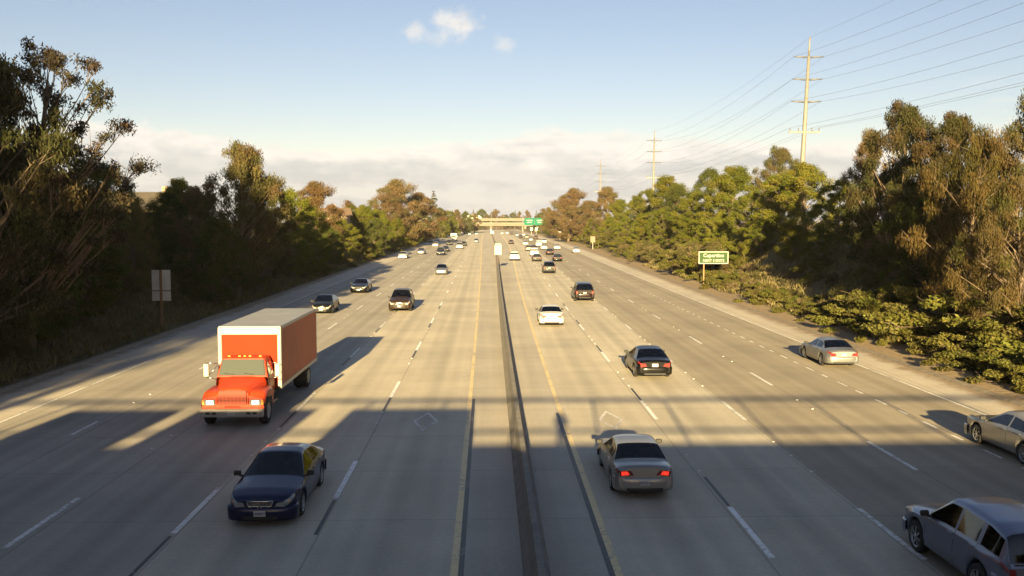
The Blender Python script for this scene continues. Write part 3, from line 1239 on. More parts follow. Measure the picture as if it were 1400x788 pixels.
def put_vehicle(name, st, u, v, heading, pm, label, cat='car', group=None, detail=True, lamps=False, brake=False, plate=True, skip=(), scale=1.0, yaw=0.0, glass=None, mirror_body=False):
    parts, S = vehicle_template(st, detail)
    p = px(u, v)
    root = empty(name)
    y = p.y + S['L'] / 2 * scale
    x = p.x
    slope = (float(road_x(p.x, y + 5)) - float(road_x(p.x, y))) / 5 if y < 600 else 0
    rz = -math.atan(slope) + yaw
    root.location = (x + slope * 0, y, 0.005)
    root.rotation_euler = (0, 0, rz + (0 if heading > 0 else math.pi))
    root.scale = (scale,) * 3
    mk = dict(paint=pm, dark=M_DARK, glass=glass or M_GLASS, rearglass=glass or M_GLASSDARK, head=M_HEADON if lamps else M_HEAD, amber=M_AMBER, tail=M_BRAKE if brake else M_TAIL,
              tail2=M_TAIL, mirror=M_DARK if not mirror_body else pm, chrome=M_CHROME, plate=M_PLATE, platetxt=M_PLATETXT, tyre=M_TYRE, rim=M_RIM, seat=M_SEAT)
    objs = {}
    for i, q in enumerate(parts):
        nm, me, mkey, par = q[:4]
        if nm in skip:
            continue
        if par is not None and par not in objs:
            continue
        o = link(nm, me, mk[mkey], objs[par] if par is not None else root)
        if len(q) > 4:
            o.location = q[4]
            o.rotation_euler = (0, 0, q[5])
        objs[i] = o
    tag(root, label, cat, group)
    return root


P_ = dict(
    navy=paint('navy', (0.018, 0.022, 0.055), .5, .3), black=paint('black', (0.0022, 0.0022, 0.0026), .0, .3),
    silver=paint('silver', (0.24, 0.245, 0.25), .7, .35), champagne=paint('champagne', (0.31, 0.30, 0.275), .6, .33),
    white=paint('white', (0.50, 0.49, 0.47), 0.0, .35), bluegrey=paint('bluegrey', (0.19, 0.21, 0.275), .7, .3),
    brown=paint('brown', (0.024, 0.013, 0.006), .05, .4), green=paint('dark_green', (0.0035, 0.0042, 0.003), .0, .3),
    grey=paint('grey', (0.03, 0.029, 0.027), .1, .4), red=paint('dark_red', (0.008, 0.002, 0.0018), .0, .3),
    blue=paint('dark_blue', (0.010, 0.015, 0.028), .05, .35), tan=paint('tan', (0.19, 0.16, 0.12), .4, .35))

GL = 'vehicles driving towards the camera'
GR = 'vehicles driving away from the camera'
# near vehicles, left carriageway
accord = put_vehicle('sedan_car', 'sedan', 356, 722, -1, P_['navy'], 'dark navy sedan with chrome grille surround in the shade, nearest car on the left side', group=GL, scale=.965)
put_vehicle('hatchback_car', 'hatch', 439, 430, -1, P_['green'], 'dark green hatchback with roof racks following behind the red box truck', group=GL)
put_vehicle('sedan_car', 'sedan', 490, 401.5, -1, P_['black'], 'black sedan behind the dark hatchback, two cars behind the red truck', group=GL, detail=False)
put_vehicle('suv_car', 'suv', 546, 427, -1, P_['brown'], 'brown SUV driving towards the camera right of the dark hatchback', group=GL)
put_vehicle('hatchback_car', 'hatch', 603, 376, -1, P_['silver'], 'silver hatchback alone in its lane behind the brown SUV', group=GL, detail=False)
# near vehicles, right carriageway
camry = put_vehicle('sedan_car', 'old_sedan', 882, 684, 1, P_['champagne'], 'champagne silver sedan with lit brake lamps at the edge of the bridge shadow', group=GR, brake=True, scale=.94)
put_vehicle('suv_car', 'suv', 1432, 846, 1, P_['bluegrey'], 'blue-grey SUV in the shade at the bottom right corner', group=GR, scale=.94)
put_vehicle('sedan_car', 'sedan', 1154, 504, 1, P_['silver'], 'silver sedan with red tail lamps beside the right shoulder', group=GR, scale=.95)
put_vehicle('sedan_car', 'sedan', 1466, 648, 1, P_['champagne'], 'pale silver sedan cut off by the right edge of the frame', group=GR)
put_vehicle('sedan_car', 'sedan', 896, 520, 1, P_['black'], 'black sedan with glowing red brake lamps and white number plate', group=GR, brake=True, scale=.96)
put_vehicle('sedan_car', 'sedan', 755, 447, 1, P_['white'], 'white sedan in the lane next to the right yellow line', group=GR, scale=.98)
put_vehicle('suv_car', 'suv', 800, 413, 1, P_['red'], 'dark red SUV ahead of the white sedan, one lane to its right', group=GR)
put_vehicle('suv_car', 'suv', 751.5, 374.5, 1, P_['grey'], 'grey SUV beyond the dark red SUV, in the lane to its left', group=GR, detail=False)

# distant traffic: (style, u, v, colour, label)
FAR_L = [
    ('sedan', 550, 354, 'white', 'white car in the outer left lane near the shoulder bushes'),
    ('sedan', 575, 348, 'silver', 'silver car next ahead of the white car in the outer left lane'),
    ('suv', 602, 349.5, 'blue', 'dark blue SUV leading the dense oncoming queue, in front of a black sedan'),
    ('sedan', 609, 344.5, 'black', 'black sedan tucked close behind the dark blue oncoming SUV'),
    ('suv', 628, 340.5, 'white', 'white SUV in the oncoming queue beside a dark red car'),
    ('sedan', 634, 336.5, 'red', 'dark red car right behind the white SUV in the oncoming queue'),
    ('sedan', 595, 337.5, 'white', 'white car of the oncoming queue nearest the left shoulder, behind the silver car'),
    ('suv', 614, 335.5, 'black', 'black SUV in front of the white delivery van in the oncoming queue'),
    ('hatch', 651, 332, 'silver', 'silver hatchback in the lane beside the left yellow line'),
    ('sedan', 589, 332, 'tan', 'tan car far off along the left shoulder'),
    ('sedan', 597, 329.5, 'white', 'small white car far off, second from the left shoulder'),
    ('sedan', 609, 325.5, 'red', 'tiny dark red car below the big dark truck in the oncoming queue'),
    ('sedan', 642, 321.5, 'white', 'tiny white car just coming out from under the far overpass'),
    ('sedan', 651.5, 321, 'silver', 'tiny silver car beside the white one near the far overpass'),
    ('sedan', 635, 320.5, 'blue', 'tiny dark blue car by the left pier of the far overpass'),
]
FAR_R = [
    ('pickup', 704, 357, 'white', 'white pickup truck in the lane beside the right yellow line'),
    ('sedan', 734.5, 358, 'grey', 'dark grey car at the tail of the queue beside a white van'),
    ('van', 731, 351, 'white', 'white van in the queue, just ahead of the dark grey car'),
    ('sedan', 763, 358, 'black', 'black car right of the dark grey car at the tail of the queue'),
    ('sedan', 752.5, 349, 'red', 'dark red car ahead of the black car at the tail of the queue'),
    ('sedan', 762, 341.5, 'white', 'white car standing sideways of the queue, left of the white hatchback by the shoulder'),
    ('hatch', 788.5, 346.5, 'white', 'white hatchback by the right shoulder, rightmost of the distant cars'),
    ('sedan', 744, 341.5, 'white', 'white car in front of the white delivery van in the departing queue'),
    ('van', 737, 337.5, 'white', 'tall white van in the middle of the departing queue'),
    ('sedan', 723, 343.5, 'tan', 'tan car on the left flank of the departing queue'),
    ('sedan', 730, 343, 'grey', 'small grey car ahead of the white van in the departing queue'),
    ('sedan', 718.5, 335.5, 'white', 'white car on the left flank of the departing queue, ahead of the tan car'),
    ('sedan', 699, 334, 'red', 'small reddish car ahead of the white pickup'),
    ('suv', 744, 333, 'white', 'white SUV at the right of the departing queue'),
    ('sedan', 726, 330, 'silver', 'silver car in the far part of the departing queue'),
    ('suv', 733, 327.5, 'brown', 'brown SUV in the far part of the departing queue'),
    ('sedan', 720.5, 326, 'tan', 'pale tan car in the far part of the departing queue'),
    ('sedan', 712, 326, 'red', 'tiny red car on the far left flank of the departing queue'),
    ('sedan', 707, 323, 'silver', 'tiny silver car near the far overpass, departing side'),
    ('sedan', 699.5, 321.5, 'grey', 'tiny grey car below the far overpass, departing side'),
    ('suv', 693.5, 320, 'white', 'tiny white SUV below the far overpass, departing side'),
    ('sedan', 686.5, 320.5, 'white', 'tiny white car nearest the median below the far overpass'),
    ('sedan', 716, 322.5, 'white', 'tiny white car in front of the right pier of the far overpass'),
]
SKIP = ('handle', 'door_seam', 'seat', 'dashboard', 'parcel_shelf', 'cabin_floor', 'lower_trim', 'brake_disc', 'rim', 'number_plate')
M_GLASSFAR = mat('dark_car_glass', (0.02, 0.022, 0.025), 0.08, spec=0.6)
for st, u, v, c, lab in FAR_L:
    put_vehicle({'suv': 'suv_car', 'hatch': 'hatchback_car', 'van': 'van', 'pickup': 'pickup_truck'}.get(st, 'sedan_car'), st, u, v, -1, P_[c], lab, group=GL, detail=False, skip=SKIP, glass=M_GLASSFAR)
for st, u, v, c, lab in FAR_R:
    put_vehicle({'suv': 'suv_car', 'hatch': 'hatchback_car', 'van': 'van', 'pickup': 'pickup_truck'}.get(st, 'sedan_car'), st, u, v, 1, P_[c], lab,
                cat={'van': 'van', 'pickup': 'pickup truck'}.get(st, 'car'), group=GR, detail=False, skip=SKIP, glass=M_GLASSFAR)

# emblem on the navy sedan
mb = MB()
mb.box((-.035, 0, 0), (.014, .01, .10))
mb.box((.035, 0, 0), (.014, .01, .10))
mb.box((0, 0, 0), (.06, .01, .014))
e = mb.build('emblem', M_CHROME, accord)
e.location = (0, 2.43 + .05, .565)


# box trucks -----------------------------------------------------------------
def box_truck(name, loc, rz, cab_m, side_m, front_m, label, group, box_l=6.2, box_h=2.25, full=True, cat='truck'):
    root = empty(name, loc, rz)
    tag(root, label, cat, group)
    M_ALU = mat('white_aluminium_trim', (0.30, 0.285, 0.25), 0.4, 0.1, noise=.1, nscale=3)
    M_ROOF = mat('grey_box_roof', (0.27, 0.275, 0.285), 0.6, noise=.12, nscale=1.2)
    W = 1.19
    bz0, bz1 = .98, .98 + box_h
    yb0 = 2.9                    # front of the box; the cab is ahead (+Y)
    yb1 = yb0 - box_l
    # box walls as panels
    for sx in (-1, 1):
        MB().box((sx * W, (yb0 + yb1) / 2, (bz0 + bz1) / 2), (.05, box_l - .1, box_h - .1)).build('side_panel', side_m, root)
        for zz, hh in ((bz0 + .06, .15), (bz1 - .03, .10)):
            MB().box((sx * (W + .012), (yb0 + yb1) / 2, zz), (.07, box_l, hh), bevel=.012).build('side_rail', M_ALU, root)
        MB().box((sx * (W - .02), yb0 - .03, (bz0 + bz1) / 2), (.16, .16, box_h), bevel=.045).build('corner_post', M_ALU, root)
        MB().box((sx * (W + .008), yb1 + .04, (bz0 + bz1) / 2), (.06, .09, box_h), bevel=.01).build('rear_post', M_ALU, root)
    MB().box((0, yb0 - .02, (bz0 + bz1) / 2), (2 * W - .2, .05, box_h - .1)).build('front_panel', front_m, root)
    MB().box((0, yb0 + .0, bz1 - .14), (2 * W - .12, .10, .30), bevel=.03).build('front_header', M_ALU, root)
    MB().box((0, yb1 + .02, (bz0 + bz1) / 2), (2 * W - .05, .04, box_h - .1)).build('rear_door', M_ALU, root)
    roof = MB().box((0, (yb0 + yb1) / 2, bz1 + .02), (2 * W + .06, box_l, .05), bevel=.015).build('box_roof', M_ROOF, root)
    MB().box((0, (yb0 + yb1) / 2, bz0 - .03), (2 * W - .1, box_l, .08)).build('box_floor', M_DARK, root)
    for sx in (-.42, .42):
        MB().box((sx, (yb0 + yb1) / 2 + .9, .78), (.09, box_l + 2.2, .24)).build('chassis_rail', M_DARK, root)
    # wheels: single front, dual rear
    wr, tw = .49, .28
    prof = [(wr * .6, -tw / 2), (wr * .93, -tw / 2), (wr, -tw / 2 + .04), (wr, tw / 2 - .04), (wr * .93, tw / 2), (wr * .6, tw / 2)]
    tyre = MB().lathe(prof, 28, 'X').mesh('truck_tyre')
    rim = MB().lathe([(wr * .62, tw / 2 - .005), (wr * .55, tw / 2 - .02), (wr * .42, tw / 2 - .09), (wr * .24, tw / 2 - .07), (wr * .2, tw / 2 + .01), (.001, tw / 2 + .015)], 24, 'X').mesh('truck_rim')
    M_WRIM = mat('white_truck_rim', (0.35, 0.33, 0.30), 0.5)
    yf, yr = yb0 + 1.86, yb1 + 1.75
    for sx in (-1, 1):
        for yy, ww in ((yf, 1.02), (yr, 1.02), (yr, .70)):
            w = link('wheel', tyre, M_TYRE, root)
            w.location = (sx * ww, yy, wr)
            w.rotation_euler = (0, 0, 0 if sx > 0 else math.pi)
            if ww > .8:
                link('rim', rim, M_WRIM, w)
    for yy in (yf, yr):
        MB().tube([(-.9, yy, wr), (.9, yy, wr)], .07, 8).build('axle', M_DARK, root)
    for sx in (-1, 1):
        MB().box((sx * .85, yr + .72, .55), (.5, .02, .7)).build('mud_flap', M_DARK, root)
    MB().box((.95, yb0 - .9, .72), (.36, 1.1, .42), bevel=.06).build('fuel_tank', M_DARK, root)
    # cab: sections lofted along the length
    ys = [yb0 + .12, yb0 + .16, yb0 + 1.02, yb0 + 1.10]
    cw, roofw = .99, .86
    cz0, belt, top = .85, 1.62, 2.36
    V, F = [], []

    def ring(y, bw, rw, z0, zb, zt, rr=.12):
        pts = [(bw, z0), (bw + .02, zb - .3), (bw, zb), (rw, zt - rr), (rw - rr * .4, zt - rr * .3), (rw - rr, zt)]
        pts = pts + [(-a, b) for a, b in reversed(pts)]
        return [(a, y, b) for a, b in pts]
    mb = MB()
    rings = [ring(yb0 + .14, cw - .03, roofw - .06, cz0, belt, top - .08), ring(yb0 + .22, cw, roofw, cz0, belt, top),
             ring(yb0 + .80, cw, roofw, cz0, belt, top + .02), ring(yb0 + .96, cw, roofw - .01, cz0, belt, top - .02)]
    rv = [[mb.bm.verts.new(p) for p in r] for r in rings]
    for i in range(len(rv) - 1):
        n = len(rv[i])
        for j in range(n):
            f = mb.bm.faces.new((rv[i][j], rv[i][(j + 1) % n], rv[i + 1][(j + 1) % n], rv[i + 1][j]))
    mb.bm.faces.new(rv[0])
    # windshield surround: leans back from the cowl
    fr = ring(yb0 + 1.22, cw - .01, cw - .03, cz0, belt, belt + .03, .02)
    fv = [mb.bm.verts.new(p) for p in fr]
    n = len(fv)
    for j in range(n):
        if j == 5:
            continue
        mb.bm.faces.new((rv[-1][j], rv[-1][(j + 1) % n], fv[(j + 1) % n], fv[j]))
    mb.bm.faces.new((rv[-1][5], rv[-1][6], fv[6], fv[5]))
    cab = mb.build('cab', cab_m, root)
    # windshield pane laid over the slope, in a rubber frame
    a0, a1 = Vector((0, yb0 + 1.22, belt + .03)), Vector((0, yb0 + .96, top - .02))
    d = (a1 - a0)
    nrm = Vector((0, d.z, -d.y)).normalized()

    def slope_quad(w0, w1, t0, t1, off, th=.015):
        mb = MB()
        P0, P1 = a0 + d * t0 + nrm * off, a0 + d * t1 + nrm * off
        q = [Vector((-w0, P0.y, P0.z)), Vector((w0, P0.y, P0.z)), Vector((w1, P1.y, P1.z)), Vector((-w1, P1.y, P1.z))]
        lo = [mb.bm.verts.new(p) for p in q]
        hi = [mb.bm.verts.new(p + nrm * th) for p in q]
        mb.bm.faces.new(hi)
        mb.bm.faces.new(list(reversed(lo)))
        for i in range(4):
            mb.bm.faces.new((lo[i], lo[(i + 1) % 4], hi[(i + 1) % 4], hi[i]))
        return mb
    M_TGL = mat('truck_window_glass', (0.06, 0.068, 0.05), 0.05, spec=.8, coat=1.0)
    sf = slope_quad(.90, .80, .07, .93, .002).build('windshield_frame', M_DARK, root)
    ws = slope_quad(.86, .76, .12, .89, .012).build('windshield', M_TGL, root)
    for sx in (-.45, .30):
        mb = MB()
        P0, P1 = a0 + d * .14 + nrm * .035, a0 + d * .2 + nrm * .035
        mb.tube([(sx, P0.y, P0.z), (sx + .38, P1.y, P1.z)], .012, 5)
        mb.build('wiper', M_DARK, ws)
    for sx in (-1, 1):
        mb = MB()
        poly = [(yb0 + .30, belt + .06), (yb0 + 1.08, belt + .06), (yb0 + .92, top - .20), (yb0 + .30, top - .20)]
        v0 = []
        for yy, zz in poly:
            t = (zz - belt) / (top - .12 - belt)
            v0.append((sx * (cw + (roofw - cw) * t + .012), yy, zz))
        link('side_window', np_mesh('side_window', v0, [(0, 1, 2, 3)]), M_TGL, root)
        MB().box((sx * (cw + .02), yb0 + .35, belt - .12), (.03, .16, .04)).build('door_handle', M_CHROME, root)
        MB().box((sx * .98, yb0 + .62, .62), (.28, .75, .05)).build('step', M_STEEL, root)
        # mirrors on tubular arms
        mr = MB().box((sx * 1.36, yb0 + 1.22, 1.92), (.20, .10, .50), bevel=.03).build('side_mirror', M_ALU, root)
        mb = MB()
        mb.tube([(sx * .93, yb0 + 1.06, 2.16), (sx * 1.36, yb0 + 1.22, 2.20)], .016, 6)
        mb.tube([(sx * 1.0, yb0 + 1.12, 1.55), (sx * 1.36, yb0 + 1.22, 1.66)], .016, 6)
        mb.tube([(sx * .95, yb0 + 1.10, 2.10), (sx * 1.30, yb0 + 1.22, 1.68)], .013, 6)
        mb.build('mirror_arm', M_CHROME, mr)
    # hood: tapered and sloping
    y1 = yb0 + 2.55
    mb = MB()
    hs = [(yb0 + 1.16, .90, 1.66), (yb0 + 1.5, .80, 1.62), (yb0 + 2.1, .66, 1.50), (y1 - .06, .58, 1.42), (y1, .56, 1.36)]
    rr = []
    for yy, hw, zt in hs:
        rr.append([mb.bm.verts.new(p) for p in ((-hw - .04, yy, .80), (-hw - .01, yy, zt - .16), (-hw + .07, yy, zt - .02), (-hw * .4, yy, zt + .02), (hw * .4, yy, zt + .02), (hw - .07, yy, zt - .02), (hw + .01, yy, zt - .16), (hw + .04, yy, .80))])
    for i in range(len(rr) - 1):
        for j in range(7):
            f = mb.bm.faces.new((rr[i][j], rr[i][j + 1], rr[i + 1][j + 1], rr[i + 1][j]))
            f.smooth = True
    mb.bm.faces.new(rr[-1])
    mb.build('hood', cab_m, root)
    # fenders: arched over the front wheels
    for sx in (-1, 1):
        mb = MB()
        prof = []
        N = 10
        Rf = .64
        outer = [(yf - .74, .62)]
        for q in range(N + 1):
            a = math.pi - math.pi * q / N * .93
            outer.append((yf + Rf * math.cos(a) * 1.06, wr + Rf * math.sin(a) * .98))
        outer.append((y1 - .02, .66))
        top_ = []
        A = []
        for q, (yy, zz) in enumerate(outer):
            hz = 1.30 - .10 * max(0, (yy - yf)) - (.25 if yy > y1 - .2 else 0) * (yy - (y1 - .2)) / .2
            hz = max(hz, zz + .05)
            A.append(((sx * 1.16, yy, zz), (sx * 1.17, yy, (zz + hz) / 2 + .02), (sx * 1.10, yy, hz), (sx * .60, yy, hz + .06)))
        vs = [[mb.bm.verts.new(p) for p in col] for col in A]
        for i in range(len(vs) - 1):
            for j in range(3):
                f = mb.bm.faces.new((vs[i][j], vs[i + 1][j], vs[i + 1][j + 1], vs[i][j + 1]))
                f.smooth = True
        # front face of the fender with the lamp recess
        fv = [mb.bm.verts.new(p) for p in ((sx * 1.15, y1, .66), (sx * .56, y1, .66), (sx * .56, y1, 1.18), (sx * 1.10, y1, 1.08))]
        mb.bm.faces.new(fv)
        mb.build('fender', cab_m, root)
        hl = MB().box((sx * .84, y1 + .02, .93), (.27, .05, .16), bevel=.015).build('headlight', M_HEADON, root)
        MB().box((sx * .84, y1 + .012, .93), (.40, .05, .22)).build('headlight_bezel', M_CHROME, hl)
        MB().box((sx * 1.085, y1 + .01, .93), (.09, .05, .17), bevel=.01).build('turn_signal', M_AMBER, hl)
    g = MB().box((0, y1 + .01, 1.10), (1.04, .06, .54), bevel=.02).build('grille', mat('dark_red_grille', (0.05, 0.008, 0.004), 0.6), root)
    mb = MB()
    for q in range(9):
        mb.box((0, y1 + .045, .87 + q * .058), (1.0, .02, .022))
    for q in range(8):
        mb.box((-.49 + q * .14, y1 + .048, 1.10), (.022, .022, .50))
    mb.build('grille_bars', cab_m, g)
    MB().box((0, y1 - .02, .72), (1.4, .10, .28)).build('valance', cab_m, root)
    b = MB().box((0, y1 + .16, .56), (2.34, .20, .30), bevel=.05).build('bumper', mat('off_white_bumper', (0.30, 0.275, 0.23), 0.5, noise=.12, nscale=5), root)
    for x_ in (-.86, -.63, .63, .86):
        MB().box((x_, y1 + .262, .57), (.15, .012, .08)).build('bumper_slot', M_DARK, b)
    MB().box((0, y1 + .262, .56), (.31, .012, .155)).build('number_plate', M_PLATE, b)
    me = text_mesh('INTERNATIONAL', .075, True)
    for v in me.vertices:
        x, y_, z_ = v.co
        v.co = (-x, y1 + .045, .765 + y_)
    link('badge_lettering', me, M_ALU, root)
    for x_ in (-.6, -.2, 0, .2, .6):
        MB().box((x_, yb0 + .74, top + .035), (.11, .07, .045), bevel=.012).build('marker_lamp', M_AMBER, root)
    return root


M_ORANGE = mat('orange_red_truck_paint', (0.36, 0.034, 0.008), 0.5, coat=.15, spec=.3, noise=.06, nscale=1.5)
M_SIDE = mat('faded_red_box_side', (0.36, 0.10, 0.048), 0.6, spec=.3, noise=.16, nscale=1.1)
M_FRONT = mat('red_box_front', (0.30, 0.024, 0.007), 0.8, spec=.12, noise=.08, nscale=1.5)
tp = px(317, 586)
box_truck('box_truck', (tp.x, tp.y + 5.65, 0.005), math.pi, M_ORANGE, M_SIDE, M_FRONT,
          'orange-red box truck with white bumper and grey box roof', GL, box_l=7.6, box_h=2.45)
# distant trucks
M_WT = P_['white']
M_DT = P_['blue']
p = px(620, 330)
box_truck('box_truck', (p.x, p.y + 5.6, 0.005), math.pi, M_WT, M_WT, M_WT, 'white box truck in the middle of the oncoming queue', GL, box_l=5.0, box_h=2.1)
p = px(604, 322.5)
box_truck('box_truck', (p.x, p.y + 5.6, 0.005), math.pi, M_WT, M_DT, M_DT, 'tall dark truck far back in the oncoming queue', GL, box_l=7.5, box_h=2.9)

# ----------------------------------------------------------------- the overpass the photograph is taken from (its shadow lies on the road)
op = empty('overpass', (0, -7, 0))
tag(op, 'concrete overpass the view is taken from, its shadow across the road', 'bridge')


def wpart(parent, name, c, s, m, bevel=0.0):
    """box given in world coordinates, parented"""
    l = parent.location
    return MB().box((c[0] - l.x, c[1] - l.y, c[2] - l.z), s, bevel=bevel).build(name, m, parent)


wpart(op, 'deck', (0, -7, 5.42), (130, 15.2, 1.05), M_CONC2)
wpart(op, 'kerb_wall', (0, .48, 6.12), (130, .22, .36), M_CONC2)
wpart(op, 'kerb_wall', (0, -14.4, 6.2), (130, .22, .52), M_CONC2)
wpart(op, 'pier', (1.1, -7, 2.45), (1.0, 11, 4.88), M_CONC2)
for zz, hh in ((6.72, .10), (7.93, .16)):
    wpart(op, 'railing', (0, .48, zz), (130, .09, hh), M_STEEL)
for k in range(-20, 22):
    if abs(k * 3.1 + 1.4) < .5:
        continue
    wpart(op, 'railing_post', (k * 3.1 + 1.4, .48, 7.12), (.10, .08, 1.62), M_STEEL)
M_SIGNBACK = mat('weathered_sign_back', (0.30, 0.29, 0.26), 0.6, 0.2, noise=.2, nscale=3)
for x0, x1, wh in ((-8.4, -3.5, 'nearest the median'), (-14.55, -9.8, 'over the middle lanes'), (-19.6, -15.25, 'over the left shoulder')):
    sg = empty('bridge_sign', ((x0 + x1) / 2, .9, 4.6))
    tag(sg, 'freeway sign %s on the near overpass, seen by its square shadow' % wh, 'sign', 'signs hung on the near overpass')
    wpart(sg, 'panel', ((x0 + x1) / 2, .9, 6.05), (x1 - x0, .05, 2.95), M_SIGNBACK)
    if x1 > -4:  # added unseen piece that slants the edge of this sign's shadow
        MB().prism([(x1 - sg.location.x, -.02), (x1 - sg.location.x, 2.92), (x1 - sg.location.x + .52, 1.7), (x1 - sg.location.x + .52, -.02)], -.02, .02, 'Y').build('shadow_edge_piece', M_SIGNBACK, sg)
    for q in (.2, .8):
        wpart(sg, 'bracket', (x0 + (x1 - x0) * q, .72, 6.0), (.1, .28, 2.6), M_STEEL)

# the photographer, seen only by the shadow at the railing
pm = bpy.data.meshes.new('person')
J = [(0, 0, .95, .15), (0, 0, 1.2, .15), (0, 0, 1.42, .14), (0, 0.02, 1.52, .06), (0, .03, 1.62, .095), (0, .02, 1.72, .08),
     (.2, 0, 1.40, .07), (.27, .12, 1.18, .05), (.12, .3, 1.5, .04), (.09, .36, 1.56, .035),
     (-.2, 0, 1.40, .07), (-.27, .12, 1.18, .05), (-.12, .3, 1.5, .04), (-.09, .36, 1.56, .035),
     (.1, 0, .9, .09), (.11, .02, .5, .07), (.11, 0, .08, .05), (.11, .14, .04, .04),
     (-.1, 0, .9, .09), (-.11, .02, .5, .07), (-.11, 0, .08, .05), (-.11, .14, .04, .04)]
E = [(0, 1), (1, 2), (2, 3), (3, 4), (4, 5), (2, 6), (6, 7), (7, 8), (8, 9), (2, 10), (10, 11), (11, 12), (12, 13),
     (0, 14), (14, 15), (15, 16), (16, 17), (0, 18), (18, 19), (19, 20), (20, 21)]
pm.from_pydata([j[:3] for j in J], E, [])
pers = link('person', pm, mat('dark_clothes', (0.05, 0.05, 0.06), .9))
pers.location = (0, -.55, 5.95)
md = pers.modifiers.new('skin', 'SKIN')
for i, j in enumerate(J):
    sv = pm.skin_vertices[0].data[i]
    sv.radius = (j[3], j[3])
    sv.use_root = (i == 0)
pers.modifiers.new('sub', 'SUBSURF').levels = 1
tag(pers, 'person standing on the near overpass with arms raised, seen by the shadow', 'person')

# ----------------------------------------------------------------- far overpass and the one beyond it
fo = empty('far_overpass', (2, 690, 0))
tag(fo, 'pale concrete overpass crossing the freeway in the distance', 'bridge')
wpart(fo, 'deck', (2, 690, 5.5), (150, 12, 1.3), M_CONC2)
wpart(fo, 'parapet', (2, 683.8, 6.6), (150, .3, 1.5), M_CONC2)
wpart(fo, 'parapet', (2, 696.2, 6.6), (150, .3, 1.5), M_CONC2)
for x in (-20.0, 2.5, 26.0):
    wpart(fo, 'pier', (x, 690, 2.4), (1.3, 10, 4.85), M_CONC2)
for x, s in ((-42, -1), (48, 1)):
    wpart(fo, 'abutment', (x, 690, 2.5), (26, 12, 5.0), M_CONC2)
fo2 = empty('elevated_ramp', (0, 930, 0))
tag(fo2, 'long elevated ramp crossing behind the far overpass', 'bridge')
wpart(fo2, 'deck', (0, 930, 9.6), (420, 11, 1.5), M_CONC2)
wpart(fo2, 'parapet', (0, 924.3, 10.9), (420, .3, 1.2), M_CONC2)
for x in (-60, -25, 3, 38, 75, 110):
    wpart(fo2, 'pier', (x, 930, 4.4), (2.0, 3, 8.9), M_CONC2)
for u, v0, v1, w, lab in ((645, 296, 301.5, 9.5, 'white lorry box crossing the elevated ramp'), (654, 297, 300.5, 6.0, 'small white truck behind the lorry on the elevated ramp')):
    c = px_at(u, 300, 926.5)
    t = empty('lorry', (c.x, 926.5, 10.35))
    tag(t, lab, 'truck')
    h = 4.0 if w > 8 else 2.9
    MB().box((-.6, 0, h / 2 + .9), (w * .78, 2.4, h), bevel=.05).build('cargo_box', M_WT, t)
    MB().box((w * .42, 0, 1.5), (w * .2, 2.3, 2.3), bevel=.15).build('cab', M_WT, t)
    for k in (-.36, -.25, .4):
        MB().lathe([(.5, -1.15), (.5, 1.15)], 12, 'Y', (w * k, 0, .5)).build('wheel', M_TYRE, t)

# median light box and a lamp mast near the far overpass
M_WBOX = mat('white_painted_box', (0.36, 0.35, 0.32), .5)
c = px(673, 320)
t = empty('crash_cushion', (c.x, c.y, 0))
tag(t, 'white crash cushion at the end of the median before the far overpass', 'crash cushion')
MB().box((0, 0, .9), (2.2, 4, 1.8), bevel=.2).build('barrel_block', M_WBOX, t)
MB().box((-.8, -1, 2.4), (.9, .1, 1.2)).build('marker_plate', M_WBOX, t)

# ----------------------------------------------------------------- signs
M_GREEN = mat('green_sign_sheeting', (0.036, 0.066, 0.030), .9, spec=.05)
M_GREENB = mat('bright_green_sign_sheeting', (0.012, 0.115, 0.07), .9, spec=.05)
M_SWHITE = mat('white_sign_sheeting', (0.34, 0.33, 0.30), .9, spec=.05)
M_ALUB = mat('bare_aluminium_sign_back', (0.55, 0.54, 0.51), .5, .3, noise=.15, nscale=2)


def letters(parent, body, size, loc, m, bold=True, name='lettering'):
    me = text_mesh(body, size, bold)
    for v in me.vertices:
        x, y, z = v.co
        v.co = (x, -z, y)
    me.update()
    o = link(name, me, m, parent)
    o.location = loc
    return o


# the guide sign on the right bank
SY = 112.0
c0, c1 = px_at(955, 361, SY), px_at(996, 344, SY)
cx, w, h, zc = (c0.x + c1.x) / 2, c1.x - c0.x, c1.z - c0.z, (c0.z + c1.z) / 2
sg = empty('guide_sign', (cx, SY, ground_at(cx, SY)))
tag(sg, 'green guide sign reading Cupertino next 3 exits on the right bank', 'sign')
zb = sg.location.z
MB().box((0, 0, zc - zb), (w, .05, h), bevel=.01).build('border', M_SWHITE, sg)
MB().box((0, -.03, zc - zb), (w - .22, .03, h - .22)).build('panel', M_GREEN, sg)
letters(sg, 'Cupertino', .62, (0, -.055, zc - zb + .26), M_SWHITE)
letters(sg, 'NEXT 3 EXITS', .43, (0, -.055, zc - zb - .36), M_SWHITE)
for q in (-.32,):
    MB().box((w * q, .06, (zc - zb) / 2 - .25), (.15, .12, zc - zb + .5)).build('post', M_WOOD, sg)

